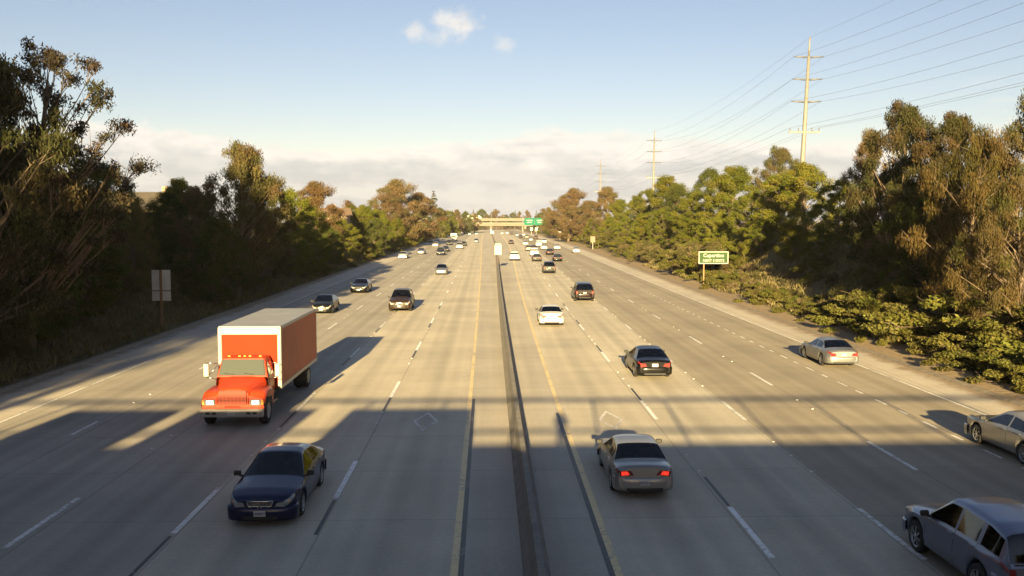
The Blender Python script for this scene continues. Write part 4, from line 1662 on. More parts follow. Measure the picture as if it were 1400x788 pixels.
# the sign seen from behind on the left bank
SY = 64.0
c0, c1 = px_at(208, 412, SY), px_at(233, 369, SY)
cx, w, h, zc = (c0.x + c1.x) / 2, c1.x - c0.x, c1.z - c0.z, (c0.z + c1.z) / 2
sg = empty('road_sign', (cx, SY, ground_at(cx, SY) - .1))
tag(sg, 'tall grey sign seen from behind on the shaded left bank', 'sign')
zb = sg.location.z
for sx in (-1, 1):
    for zz, hh in ((zc - zb + h * .16, h * .66), (zc - zb - h * .335, h * .31)):
        MB().box((sx * w * .27, 0, zz), (w * .43, .03, hh)).build('panel', M_ALUB, sg)
MB().box((0, -.06, (zc - zb + h / 2) / 2), (w * .12, .09, zc - zb + h / 2)).build('post', M_WOOD, sg)
MB().box((0, -.02, zc - zb - h * .17), (w, .02, .06)).build('cross_brace', M_DARK, sg)

# white sign on the median barrier
SY = 150.0
c0, c1 = px_at(676.3, 348.6, SY), px_at(685.6, 335.4, SY)
cx, w, h, zc = (c0.x + c1.x) / 2, c1.x - c0.x, c1.z - c0.z, (c0.z + c1.z) / 2
sg = empty('median_sign', (cx, SY, .8))
tag(sg, 'white rectangular sign standing on the median barrier', 'sign')
MB().box((0, 0, zc - .8), (w, .04, h)).build('panel', M_SWHITE, sg)
MB().box((0, 0, zc - .8 + h / 2 + .17), (w * .9, .04, .22)).build('top_plate', mat('grey_plate', (.25, .22, .18), .6), sg)
letters(sg, '280', .2, (0, -.03, zc - .8 + h / 2 + .17), M_SWHITE)
MB().box((0, .05, (zc + h / 2 - .8) / 2), (.05, .05, zc + h / 2 - .8)).build('post', M_WOOD, sg)


def small_sign(u, vt, vb, uw, Y, label, m, shape='rect', back=True):
    c0, c1 = px_at(u - uw / 2, vb, Y), px_at(u + uw / 2, vt, Y)
    cx, w, h, zc = (c0.x + c1.x) / 2, c1.x - c0.x, c1.z - c0.z, (c0.z + c1.z) / 2
    gz = ground_at(cx, Y) - .1
    s = empty('road_sign', (cx, Y, gz))
    tag(s, label, 'sign')
    mb = MB()
    if shape == 'rect':
        poly = [(-w / 2, -h / 2), (w / 2, -h / 2), (w / 2, h / 2), (-w / 2, h / 2)]
    else:
        poly = [(0, -h / 2), (w / 2, 0), (0, h / 2), (-w / 2, 0)]
    mb.prism([(a, b + zc - gz) for a, b in poly], -.03, .0, 'Y')
    mb.build('panel', m, s)
    MB().box((0, .06, (zc - gz) / 2), (.12, .1, zc - gz)).build('post', M_STEEL, s)
    return s


small_sign(810.5, 323.5, 331.5, 6.4, 255, 'pinkish tan sign on a post on the right verge', mat('faded_pink_sign', (0.15, 0.09, 0.06), .6))
small_sign(765.5, 316.5, 322, 6, 400, 'white sign among the bushes on the far right verge', M_SWHITE)
small_sign(572, 313.5, 318.5, 4.5, 330, 'small white sign among the bushes on the far left bank', M_SWHITE)
small_sign(619.3, 312.0, 316.5, 4.5, 520, 'small yellow diamond sign above the oncoming queue', mat('yellow_sign', (0.35, 0.25, 0.09), .5), 'diamond')
small_sign(726.6, 311, 315.6, 3.6, 560, 'left one of two small white signs under the green overhead sign', M_SWHITE)
small_sign(733.3, 311, 315.6, 3.6, 560, 'right one of two small white signs under the green overhead sign', M_SWHITE)

# overhead sign on its cantilever mast
SY = 590.0
c0, c1 = px_at(716.5, 308, SY), px_at(745.5, 298.5, SY)
post = px_at(749, 308, SY)
sg = empty('overhead_sign', (post.x, SY, ground_at(post.x, SY) - .2))
tag(sg, 'bright green overhead sign on a tall mast before the far overpass', 'sign')
zb = sg.location.z
w = (c1.x - c0.x) / 2 - .3
for k in range(2):
    xx = c0.x + (c1.x - c0.x) * (.25 + .5 * k) - post.x
    pn = MB().box((xx, 0, (c0.z + c1.z) / 2 - zb), (w, .12, c1.z - c0.z)).build('panel', M_GREENB, sg)
    pn.scale = (1, 1, 1)
    for j, (ww, zz) in enumerate(((.62, .8), (.45, -.5))):
        MB().box((xx, -.08, (c0.z + c1.z) / 2 - zb + zz), (w * ww, .04, .5)).build('legend_bar', M_SWHITE, pn)
MB().tube([(0, .3, 0), (0, .3, c1.z - zb - 1.0)], .32, 10).build('mast', M_STEEL, sg)
for zz in (1.0, 3.2):
    MB().tube([(c0.x - post.x, .3, c0.z - zb + zz), (0, .3, c0.z - zb + zz)], .16, 8).build('truss_tube', M_STEEL, sg)


# ----------------------------------------------------------------- street lamps
def street_lamp(u, v_top, Y, arm, label, vb=None):
    c = px_at(u, v_top, Y)
    gz = ground_at(c.x, Y) - .1 if abs(c.x) > 18 else 0.0
    s = empty('street_lamp', (c.x, Y, gz))
    tag(s, label, 'street lamp')
    H = c.z - gz
    MB().tube([(0, 0, 0), (0, 0, H * .5), (0, 0, H - .5)], [.16, .12, .09], 8).build('pole', M_STEEL, s)
    MB().tube([(0, 0, H - .5), (arm * .4, 0, H + .3), (arm, 0, H + .7)], [.08, .07, .05], 6).build('arm', M_STEEL, s)
    MB().box((arm + math.copysign(.3, arm), 0, H + .7), (.9, .35, .18), bevel=.06).build('lamp_head', M_WBOX, s)


street_lamp(589.8, 292.5, 390, 4.6, 'tall street lamp with curved arm above the left bank trees')
street_lamp(671.5, 290, 640, 2.0, 'slender lamp mast in the median before the far overpass')
street_lamp(692, 297, 700, -2.0, 'short lamp mast rising above the far overpass')

# ----------------------------------------------------------------- power line along the right
M_POLE = mat('pale_steel_pole', (0.165, 0.155, 0.14), .6, .1, noise=.1, nscale=2)
M_INS = mat('dark_insulator', (0.10, 0.10, 0.11), .5)
M_WIRE = mat('aluminium_wire', (0.16, 0.16, 0.18), .6)
T1 = px_at(1096.5, 228, 150)
TOP1 = px_at(1107, 53, 150)
lean = (TOP1.x - T1.x) / (TOP1.z - T1.z)
ARMS = [(34.4, 2.45), (30.8, 2.45), (27.2, 2.45)]
TOWERS = []
for k, (Y, lab) in enumerate(((150, 'tall pale steel power pole with three crossarms above the right trees, nearest one'),
                              (303, 'second power pole in the line, hazy and smaller'),
                              (440, 'farthest power pole, thin and pale over the treetops'),
                              (-15, 'power pole standing beside the near overpass out of view'))):
    ln = lean if k == 0 else 0.01
    top = 37.7
    bx = px_at({150: 1096.5, 303: 893.5, 440: 820.5}.get(Y, 0), 240, Y).x if k < 3 else 53.0
    x0 = bx - ln * ((T1.z if k == 0 else 20))
    gz = ground_at(x0, Y) - .2
    t = empty('power_pole', (x0, Y, gz))
    tag(t, lab, 'power pole', 'power poles along the right side')
    TOWERS.append((x0, Y, ln))
    f = lambda z: x0 + ln * z - x0
    MB().tube([(f(gz), 0, 0), (f(20), 0, 20 - gz), (f(34.6), 0, 34.6 - gz)], [.50, .37, .23], 12).build('pole', M_POLE, t)
    MB().tube([(f(34.6), 0, 34.6 - gz), (f(37.7), 0, 37.7 - gz)], [.17, .12], 8).build('top_mast', M_POLE, t)
    for z, hw in ARMS:
        for sx in (-1, 1):
            MB().tube([(f(z) + sx * .35, 0, z - gz), (f(z) + sx * hw, 0, z + .12 - gz)], [.16, .09], 8).build('crossarm', M_INS, t)
    MB().box((f(22.3), -.1, 22.3 - gz), (5.2, .22, .28)).build('lower_crossarm', M_POLE, t)
    for sx in (-2.4, -1.0, 1.2, 2.4):
        MB().tube([(f(22.3) + sx, -.1, 22.4 - gz), (f(22.3) + sx, -.1, 23.0 - gz)], .09, 6).build('insulator', M_INS, t)
order = sorted(TOWERS, key=lambda a: a[1])
order.append((order[-1][0], 600, .01))


def wire(off, z, sag, lab, r=.016):
    pts = []
    for a, b in zip(order[:-1], order[1:]):
        for i in range(14):
            t = i / 14
            x = (a[0] + a[2] * z) * (1 - t) + (b[0] + b[2] * z) * t + off
            pts.append((x, a[1] * (1 - t) + b[1] * t, z - sag * 4 * t * (1 - t)))
    base = pts[0]
    o = empty('power_line', base)
    tag(o, lab, 'power line', 'wires strung between the power poles')
    MB().tube([(p[0] - base[0], p[1] - base[1], p[2] - base[2]) for p in pts], r, 5).build('cable', M_WIRE, o)


for i, (z, hw) in enumerate(ARMS):
    for sx, sn in ((-1, 'left'), (1, 'right')):
        wire(sx * hw, z + .1, 3.0, 'thin wire from the %s end of the %s crossarm of the poles' % (sn, ('top', 'middle', 'bottom')[i]))
wire(0, 37.6, 2.2, 'thin uppermost wire running to the pole tips', .012)
for sx, sn in ((-2.4, 'outer left'), (1.2, 'inner right'), (2.4, 'outer right')):
    wire(sx, 23.0, 1.6, 'thin wire on the %s insulator of the low crossarm' % sn)


# ----------------------------------------------------------------- houses on the left plateau
def house(name, label, cx, Y, wx, wy, eave, ridge, wall_m, roof_m, rz=0.0, zbase=None):
    gz = ground_at(cx, Y) - .3 if zbase is None else zbase
    t = empty(name, (cx, Y, gz), rz)
    tag(t, label, 'house')
    e, r = eave - gz, ridge - gz
    MB().box((0, 0, e / 2), (wx, wy, e)).build('wall', wall_m, t)
    mb = MB()
    mb.prism([(-wy / 2 - .5, e), (wy / 2 + .5, e), (0, r)], -wx / 2 - .5, wx / 2 + .5, 'X')
    rf = mb.build('roof', roof_m, t)
    MB().box((wx * .2, .3, r + .1), (.7, .7, 1.1)).build('chimney', wall_m, rf)
    for k in (-.28, .22):
        wn = MB().box((wx * k, -wy / 2 - .02, e * .62), (1.6, .08, 1.2)).build('window', M_DARK, t)
        MB().box((0, 0, 0), (1.8, .05, .1)).build('sill', wall_m, wn).location = (wx * k, -wy / 2 - .05, e * .62 - .66)
    MB().box((-wx * .05, -wy / 2 - .02, 1.0 + .3), (1.0, .07, 2.1)).build('door', M_WOOD, t)


M_STUCCO = mat('cream_stucco', (0.24, 0.19, 0.13), .9, noise=.08, nscale=2)
M_TILE = mat('brown_roof_tile', (0.13, 0.085, 0.055), .85, noise=.25, nscale=4)
M_TILE2 = mat('grey_brown_shingle', (0.075, 0.062, 0.048), .9, noise=.2, nscale=3)
c = px_at(457, 290, 200)
house('house', 'cream house with brown tiled roof behind the left bank bushes', c.x - 2, 200, 10, 8, 8.9, 10.7, M_STUCCO, M_TILE, .25)
c = px_at(188, 258, 105)
house('house', 'house with low grey-brown roof between the left bank trees', c.x, 108, 10, 8, 9.0, 11.1, M_STUCCO, M_TILE2, .05)

# ----------------------------------------------------------------- vegetation


def leaf_material(name, rough=.6, trans=.20):
    m, t = new_mat(name)
    at = t.node('ShaderNodeVertexColor', layer_name='tone')
    oi = t.node('ShaderNodeObjectInfo')
    col = t.mix(1.0, at.outputs['Color'], oi.outputs['Color'], 'MULTIPLY')
    t.l.new(col, t.b.inputs['Base Color'])
    t.b.inputs['Roughness'].default_value = rough
    t.b.inputs['Specular IOR Level'].default_value = 0.12
    tr = t.node('ShaderNodeBsdfTranslucent')
    t.l.new(col, tr.inputs[0])
    mx = t.node('ShaderNodeMixShader')
    mx.inputs[0].default_value = trans
    t.l.new(t.b.outputs[0], mx.inputs[1])
    t.l.new(tr.outputs[0], mx.inputs[2])
    t.l.new(mx.outputs[0], t.n['Material Output'].inputs[0])
    return m


M_LEAF = leaf_material('foliage')
M_BARK = mat('grey_brown_bark', (0.13, 0.095, 0.065), .95, noise=.35, nscale=6, bump=.4)


def leaf_mesh(name, pos, axis, nrm, ln, wd, tone):
    """rhombic leaves: arrays of centres, long axes, normals, lengths, widths, colours"""
    n = len(pos)
    axis = axis / np.maximum(1e-6, np.linalg.norm(axis, axis=1))[:, None]
    b = np.cross(nrm, axis)
    b = b / np.maximum(1e-6, np.linalg.norm(b, axis=1))[:, None]
    ln, wd = ln[:, None], wd[:, None]
    v = np.stack([pos - axis * ln * .5, pos + b * wd * .5 + axis * ln * .05, pos + axis * ln * .5, pos - b * wd * .5 + axis * ln * .05], 1).reshape(-1, 3)
    f = np.arange(n * 4).reshape(n, 4)
    me = np_mesh(name, v, f)
    ca = me.color_attributes.new('tone', 'FLOAT_COLOR', 'POINT')
    c = np.ones((n * 4, 4), np.float32)
    c[:, :3] = np.repeat(tone, 4, axis=0)
    ca.data.foreach_set('color', c.ravel())
    return me


def unit(rng, n):
    d = rng.normal(size=(n, 3))
    return d / np.linalg.norm(d, axis=1)[:, None]


def make_tree(seed, H=10.0, R=3.5, base=.25, lobes=40, lr=(.7, 1.3), per=420, leaf=(.20, .10), droop=0.0, shape='round', trunk=.18, tones=((1, 1, 1),), squash=.8, fill=.55, spread=.6, sides=6):
    """returns trunk mesh and crown mesh; crown built of leaf clumps on the ends of limbs"""
    rng = np.random.default_rng(seed)
    py = random.Random(seed)
    mb = MB()
    # trunk
    wob = rng.normal(size=2) * .04 * H
    tp = []
    N = 6
    for i in range(N + 1):
        t = i / N
        tp.append(Vector((wob[0] * t * t + .02 * H * math.sin(3 * t + seed), wob[1] * t * t + .02 * H * math.cos(2.5 * t + seed), H * .86 * t)))
    mb.tube(tp, [trunk * (1.25 if i == 0 else 1) * (1 - .8 * i / N) + .012 for i in range(N + 1)], sides + 2)

    def rad_at(t):
        if shape == 'round':
            return R * math.sqrt(max(0.02, 1 - (2 * t - .95) ** 2))
        if shape == 'tall':
            return R * (0.55 + .45 * math.sin(math.pi * min(1, t * 1.15))) * (1 if t < .8 else max(.25, 1 - (t - .8) * 3))
        if shape == 'cone':
            return R * max(.06, (1 - t) ** .8)
        if shape == 'dome':
            return R * math.sqrt(max(0.03, 1 - t * t))
        return R
    C, Rl = [], []
    for k in range(lobes):
        t = (k + py.random()) / lobes
        t = t ** .85
        z = H * (base + (1 - base) * t * .95)
        rr = rad_at(t) * (py.random() ** fill)
        a = k * 2.39996 + py.random() * 1.1
        ctr = tp[min(N, int(z / (H * .86) * N))]
        c = Vector((ctr.x + rr * math.cos(a), ctr.y + rr * math.sin(a), z + py.uniform(-.03, .03) * H))
        C.append(c)
        s = py.uniform(*lr) * (1.0 if shape != 'cone' else (1.1 - .6 * t))
        Rl.append(s)
        # limb
        zs = max(.12, (c.z / H) - spread * .35 * (rr / max(R, .1)) - .08)
        i0 = min(.98, zs / .86)
        i0 = max(.08, i0)
        j = min(N - 1, int(i0 * N))
        f = i0 * N - j
        p0 = tp[j].lerp(tp[j + 1], f)
        mid = p0.lerp(c, .55) + Vector((py.uniform(-.3, .3), py.uniform(-.3, .3), py.uniform(-.1, .35))) * (R * .16)
        th = trunk * (.10 + .30 * (1 - t))
        if sides > 3 or k % 2 == 0:
            mb.tube([p0, mid, c], [th, th * .6, .012], 5 if sides > 3 else 4, False)
            for q in range(2):
                e = c + Vector((py.uniform(-1, 1), py.uniform(-1, 1), py.uniform(-.4, .9))) * s * .9
                mb.tube([mid.lerp(c, .6), e], [th * .35 + .006, .006], 4, False)
    tm = mb.mesh('trunk')
    pos, ax, nr, ll, ww, tn = [], [], [], [], [], []
    for c, s in zip(C, Rl):
        n = int(per * (s / ((lr[0] + lr[1]) / 2)) ** 2)
        # each clump is a handful of smaller sprays
        ns = max(3, int(7 * s))
        sc = unit(rng, ns) * (s * .62 * rng.random((ns, 1)) ** .4)
        which = rng.integers(0, ns, n)
        d = unit(rng, n)
        r = s * .52 * rng.random((n, 1)) ** .45
        p = sc[which] + d * r
        p[:, 2] *= squash
        if droop > 0:
            p[:, 2] -= droop * s * rng.random(n) ** 1.5
        out = p / np.maximum(1e-6, np.linalg.norm(p, axis=1))[:, None]
        pos.append(p + np.array(c))
        a = unit(rng, n)
        if droop > 0:
            a = a * .55 + np.array([0, 0, -1.0]) * min(1.4, droop * 1.6)
        else:
            a = a + np.array([0, 0, -.15]) + out * .5
        ax.append(a)
        nr.append(out * .9 + unit(rng, n) * .8 + np.array([0, 0, .25]))
        ll.append(leaf[0] * (.65 + .7 * rng.random(n)))
        ww.append(leaf[1] * (.65 + .7 * rng.random(n)))
        ti = rng.random() ** 1.3 * (len(tones) - 1)
        i0 = int(min(len(tones) - 1, math.floor(ti)))
        i1 = min(len(tones) - 1, i0 + 1)
        base_c = np.array(tones[i0]) * (1 - (ti - i0)) + np.array(tones[i1]) * (ti - i0)
        tc = base_c[None, :] * (.72 + .56 * rng.random((n, 1)))
        tc = tc * (1 + (rng.random((n, 3)) - .5) * .16)
        tn.append(tc)
    cm = leaf_mesh('crown', np.concatenate(pos), np.concatenate(ax), np.concatenate(nr), np.concatenate(ll), np.concatenate(ww), np.concatenate(tn))
    return tm, cm


OLIVE = ((.060, .062, .022), (.085, .075, .028))
LIME = ((.070, .082, .010), (.104, .106, .013), (.120, .108, .018))
GREEN = ((.042, .052, .011), (.066, .074, .015))
BROWN = ((.095, .066, .032), (.120, .080, .038), (.080, .070, .028))
RUST = ((.066, .048, .018), (.088, .058, .021), (.052, .054, .014))
DRY = ((.145, .115, .060), (.175, .135, .075))
TEMPL = {
    'eucalyptus': make_tree(11, 16, 4.6, .14, 110, (.65, 1.25), 430, (.24, .065), .75, 'tall', .30, OLIVE + BROWN[:1], .85, .5, .8),
    'eucalyptus_b': make_tree(12, 16, 4.8, .16, 104, (.6, 1.2), 430, (.24, .065), .6, 'tall', .32, ((.052, .048, .020), (.048, .054, .017), (.078, .056, .026)), .85, .45, .9),
    'open_gum': make_tree(13, 17, 5.6, .16, 120, (.5, .95), 230, (.20, .065), .35, 'round', .34, ((.060, .045, .030), (.052, .050, .024), (.085, .052, .034)), .8, .4, 1.1),
    'brown': make_tree(14, 13, 4.2, .12, 74, (.75, 1.35), 520, (.22, .08), .5, 'round', .25, BROWN, .85, .55, .8),
    'acacia': make_tree(15, 10, 4.6, .08, 84, (.75, 1.35), 480, (.19, .085), .15, 'dome', .2, LIME, .72, .55, .8),
    'acacia_b': make_tree(16, 10, 4.2, .06, 80, (.75, 1.35), 480, (.19, .085), .1, 'round', .2, LIME[:2] + GREEN[1:], .7, .5, .8),
    'evergreen': make_tree(17, 10, 4.0, .06, 80, (.8, 1.4), 480, (.18, .085), .1, 'round', .2, GREEN, .75, .5, .8),
    'droop_conifer': make_tree(18, 13, 5.2, .1, 84, (.65, 1.2), 460, (.26, .045), 1.05, 'round', .26, RUST, .7, .5, .5),
    'pine': make_tree(19, 14, 3.2, .25, 46, (.7, 1.2), 330, (.22, .05), .0, 'cone', .22, ((.04, .055, .022), (.06, .07, .028)), .6, .6, .4),
    'shrub': make_tree(21, 3.0, 1.9, .08, 22, (.42, .75), 620, (.10, .045), .05, 'dome', .05, LIME[:2] + OLIVE[1:], .75, .5, .8, 3),
    'shrub_b': make_tree(22, 2.6, 2.1, .05, 20, (.42, .8), 620, (.10, .042), .2, 'dome', .05, OLIVE + DRY[:1], .7, .5, .8, 3),
    'shrub_dry': make_tree(23, 2.2, 1.7, .05, 20, (.4, .75), 250, (.22, .028), -.2, 'dome', .04, DRY + RUST[:1], .8, .5, .8, 3),
    'groundcover': make_tree(24, 1.1, 2.3, .02, 26, (.34, .62), 520, (.10, .045), .0, 'dome', .03, ((.070, .078, .016), (.105, .098, .022), (.065, .056, .020)), .5, .5, .8, 3),
}
TH = dict(eucalyptus=16, eucalyptus_b=16, open_gum=17, brown=13, acacia=10, acacia_b=10, evergreen=10, droop_conifer=13, pine=14, shrub=3, shrub_b=2.6, shrub_dry=2.2, groundcover=1.1)
vr = random.Random(5)


def plant(kind, x, Y, height, label, cat='tree', group=None, wide=1.0, tint=(1, 1, 1), name=None, rz=None, sink=.15):
    tm, cm = TEMPL[kind]
    s = height / TH[kind]
    root = empty(name or ('shrub' if cat == 'shrub' else 'tree'), (x, Y, ground_at(x, Y) - sink))
    root.rotation_euler = (0, 0, vr.uniform(0, 6.283) if rz is None else rz)
    root.scale = (s * wide, s * wide, s)
    j = vr.uniform(.88, 1.12)
    link('trunk' if cat == 'tree' else 'stem', tm, M_BARK, root)
    o = link('crown' if cat == 'tree' else 'foliage', cm, M_LEAF, root)
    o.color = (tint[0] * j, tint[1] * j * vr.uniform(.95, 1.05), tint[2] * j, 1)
    tag(root, label, cat, group)
    return root


def zone(side, Y):
    Z = ((60, 'near the right edge'), (84, 'level with the silver sedan'), (104, 'short of the guide sign'), (124, 'beside the guide sign'),
         (165, 'just beyond the guide sign'), (225, 'short of the pinkish sign'), (285, 'by the pinkish sign'), (360, 'short of the far white sign'), (9999, 'towards the green overhead sign')) if side > 0 else \
        ((52, 'below the big gum'), (66, 'left of the grey sign'), (80, 'around the grey sign'), (100, 'behind the grey sign'), (125, 'level with the black sedan'),
         (165, 'right of the tall eucalyptus'), (215, 'below the cream house'), (270, 'before the brown clump'), (340, 'under the far brown clump'), (430, 'around the street lamp'), (9999, 'near the far overpass'))
    for lim, t in Z:
        if Y < lim:
            return t


def tree_px(kind, u, vtop, Y, label, cat='tree', wide=1.0, tint=(1, 1, 1), group=None, rz=None):
    c = px_at(u, vtop, Y)
    g = ground_at(c.x, Y)
    return plant(kind, c.x, Y, c.z - g + .15, label, cat, group, wide, tint, rz=rz)


GLT, GRT = 'trees on the left bank', 'trees on the right bank'
# --- left bank, named trees
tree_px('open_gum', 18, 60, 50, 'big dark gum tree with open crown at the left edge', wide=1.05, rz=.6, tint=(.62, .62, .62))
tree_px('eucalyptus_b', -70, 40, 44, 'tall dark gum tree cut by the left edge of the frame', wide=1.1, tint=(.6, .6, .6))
tree_px('evergreen', 60, 290, 60, 'dark leafy tree under the big gum at the left edge', wide=1.1)
tree_px('evergreen', 138, 226, 78, 'round green tree with sunlit top right of the big gum', wide=.85, tint=(1.1, 1.15, 1))
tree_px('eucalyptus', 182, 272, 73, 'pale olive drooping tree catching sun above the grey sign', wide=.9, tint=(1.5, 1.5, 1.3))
tree_px('acacia', 238, 243, 100, 'yellow-green rounded tree by the low roof on the left', wide=.85)
tree_px('brown', 262, 256, 92, 'small brownish tree left of the tall eucalyptus', wide=.8)
tree_px('eucalyptus', 318, 190, 88, 'tall olive-brown eucalyptus standing above the red truck', wide=1.15, tint=(1.15, 1.05, 1))
tree_px('eucalyptus_b', 352, 232, 96, 'dark eucalyptus leaning against the tall one above the truck', wide=1.0)
tree_px('evergreen', 288, 300, 80, 'dark leafy tree at the foot of the tall eucalyptus', wide=1.0)
tree_px('acacia_b', 398, 258, 118, 'bright green leafy tree right of the tall eucalyptus', wide=.9)
tree_px('acacia_b', 422, 285, 128, 'lower bright green tree in front of the brown round tree', wide=.9)
tree_px('brown', 438, 249, 168, 'round brown tree beside the cream house', wide=1.5, tint=(1.1, .95, .9))
tree_px('brown', 549, 246, 285, 'tallest brown eucalyptus in the far left clump', wide=1.5)
tree_px('brown', 530, 262, 275, 'left brown tree of the far left clump', wide=1.5)
tree_px('brown', 566, 264, 300, 'right brown tree of the far left clump', wide=1.6, tint=(1.05, 1, 1))
tree_px('pine', 591, 260, 430, 'tall slim pine behind the far left clump', wide=1.1)
tree_px('pine', 577, 270, 400, 'shorter pine beside the tall slim one', wide=1.2)
# --- left bank, fill
LF = [('acacia', 475, 278, 210), ('acacia', 497, 280, 205), ('acacia_b', 515, 286, 215), ('evergreen', 512, 300, 190), ('acacia', 540, 298, 250), ('acacia_b', 470, 300, 170),
      ('evergreen', 450, 312, 150), ('acacia', 560, 300, 290), ('evergreen', 600, 285, 470), ('acacia_b', 612, 288, 520), ('brown', 625, 287, 560), ('evergreen', 637, 290, 600),
      ('acacia_b', 605, 300, 440), ('evergreen', 588, 300, 380), ('brown', 648, 292, 640), ('acacia', 618, 300, 500)]
for k, u, v, Y in LF:
    tree_px(k, u, v, Y, '%s tree on the left bank %s' % ({'acacia': 'yellow-green', 'acacia_b': 'bright green', 'evergreen': 'dark green', 'brown': 'brown'}[k], zone(-1, Y)), group=GLT, tint=(1, 1, 1))
for k, u, v, Y in (('evergreen', 20, 330, 58), ('evergreen', 100, 330, 66), ('evergreen', -40, 250, 62), ('evergreen', 240, 330, 92), ('evergreen', 350, 330, 104),
                   ('eucalyptus_b', -140, 60, 56), ('evergreen', 160, 345, 74), ('evergreen', 20, 215, 56), ('evergreen', 90, 262, 60), ('evergreen', -30, 150, 52), ('evergreen', 205, 290, 84),
                   ('evergreen', 30, 300, 52), ('evergreen', 60, 190, 62), ('evergreen', 225, 265, 95)):
    tree_px(k, u, v, Y, 'dark %s tree in the left thicket %s' % ('tall' if v < 280 else 'low', zone(-1, Y)), group='dark thicket trees on the near left bank', wide=1.1)
# --- right bank, named trees
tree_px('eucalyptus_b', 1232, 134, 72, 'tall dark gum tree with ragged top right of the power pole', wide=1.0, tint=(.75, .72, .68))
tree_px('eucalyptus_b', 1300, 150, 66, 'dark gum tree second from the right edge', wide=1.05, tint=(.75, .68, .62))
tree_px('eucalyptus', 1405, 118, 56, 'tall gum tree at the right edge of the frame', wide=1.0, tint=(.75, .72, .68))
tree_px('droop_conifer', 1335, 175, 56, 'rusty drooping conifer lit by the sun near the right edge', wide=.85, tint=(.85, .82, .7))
tree_px('droop_conifer', 1400, 235, 48, 'rusty drooping tree low at the right edge', wide=.9)
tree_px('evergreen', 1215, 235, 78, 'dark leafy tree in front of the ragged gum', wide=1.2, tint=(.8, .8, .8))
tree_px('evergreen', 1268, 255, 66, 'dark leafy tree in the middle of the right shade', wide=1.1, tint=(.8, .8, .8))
tree_px('brown', 1190, 178, 86, 'brownish gum sapling left of the ragged gum', wide=.55)
tree_px('eucalyptus', 1058, 198, 190, 'distant gum rising behind the green trees by the power pole', wide=1.2)
tree_px('acacia', 1105, 222, 112, 'big yellow-green tree under the power pole', wide=1.15)
tree_px('acacia_b', 1150, 245, 98, 'leafy green tree between the power pole and the dark gums', wide=1.0)
tree_px('acacia', 1068, 238, 125, 'yellow-green rounded tree left of the power pole', wide=1.0)
tree_px('acacia', 1000, 226, 152, 'high rounded yellow-green tree above the guide sign', wide=1.1)
tree_px('acacia_b', 1030, 262, 130, 'yellow-green tree right of the guide sign', wide=1.0)
tree_px('acacia_b', 950, 262, 165, 'green tree left of the guide sign', wide=1.0)
tree_px('evergreen', 968, 232, 175, 'darker green tree top behind the guide sign', wide=.9)
tree_px('brown', 829, 256, 310, 'brown crown standing above the far right green belt', wide=1.3)
tree_px('brown', 789, 258, 390, 'tallest brown tree in the far right clump', wide=1.4)
tree_px('brown', 766, 270, 420, 'left brown tree in the far right clump', wide=1.6)
tree_px('brown', 777, 282, 350, 'brown bushy tree in front of the far right clump', wide=1.7)
tree_px('brown', 802, 275, 340, 'right brown tree in the far right clump', wide=1.5)
# --- right fill
RF = [('acacia', 915, 240, 205), ('acacia_b', 890, 258, 235), ('acacia', 868, 268, 262), ('acacia', 846, 272, 285), ('evergreen', 925, 255, 195), ('acacia_b', 905, 285, 190),
      ('acacia', 938, 290, 165), ('acacia', 880, 292, 210), ('acacia_b', 855, 296, 240), ('acacia', 832, 296, 275), ('acacia_b', 812, 298, 310), ('acacia', 985, 290, 140), ('acacia_b', 1040, 300, 118),
      ('acacia', 1085, 300, 104), ('acacia_b', 1120, 310, 95), ('evergreen', 755, 290, 480), ('brown', 748, 284, 560), ('evergreen', 740, 292, 600)]
for k, u, v, Y in RF:
    tree_px(k, u, v, Y, '%s %s tree on the right bank %s' % ('tall' if v < 275 else 'low', {'acacia': 'yellow-green', 'acacia_b': 'bright green', 'evergreen': 'dark green', 'brown': 'brown'}[k], zone(1, Y)), group=GRT)
# skyline trees beyond the far overpass
for i in range(34):
    u = 560 + i * 6.6 + vr.uniform(-2, 2)
    kd = vr.choice(('pine', 'pine', 'evergreen', 'brown'))
    tree_px(kd, u, vr.uniform(286, 296), vr.uniform(1000, 1200), 'tiny %s tree on the skyline %s' % ({'pine': 'pointed', 'evergreen': 'round green', 'brown': 'brown'}[kd], 'left of the far overpass' if u < 619 else 'above the left end of the far overpass' if u < 665 else 'above the right end of the far overpass' if u < 716 else 'behind the green overhead sign'), group='skyline trees beyond the far overpass', wide=vr.uniform(.6, 1.2))
# unseen trees added beside and behind the near overpass to shade the near banks
for x, Y, h, w in ((-34, 14, 15, .9), (-37, 26, 17, .9), (-36, 2, 15, 1), (-44, 10, 19, 1), (-38, -18, 20, .9), (-42, -24, 24, .8), (-40, -34, 22, .8), (-50, -14, 22, 1), (-46, 30, 18, 1), (-31, 30, 8, 1),
                   (-29, -12, 27, .58), (-27.2, -16, 19, .55), (-36, -14, 29, .62), (-43, -12, 29, .65), (-50, -14, 28, .7), (-33, -17, 29, .6), (-40, -18, 30, .6), (-33, -6, 24, .5), (-28.5, -9, 17, .5),
                   (36, 28, 12, .9), (42, 12, 15, .9), (33, -18, 19, .75), (38, -26, 21, .8), (44, -20, 20, 1), (41, 44, 11, 1), (52, 30, 15, 1)):
    plant('evergreen' if h > 25 else vr.choice(('eucalyptus_b', 'eucalyptus', 'evergreen')), x, Y, h, '%s tree %s the near overpass, left, out of view' % ('very tall' if h > 25 else 'tall' if h > 16 else 'low', 'in front of' if Y > 1 else 'behind') if x < 0 else '%s tree %s the near overpass, right, out of view' % ('tall' if h > 16 else 'low', 'in front of' if Y > 1 else 'behind'), group='unseen shade trees beside the near overpass', wide=w)

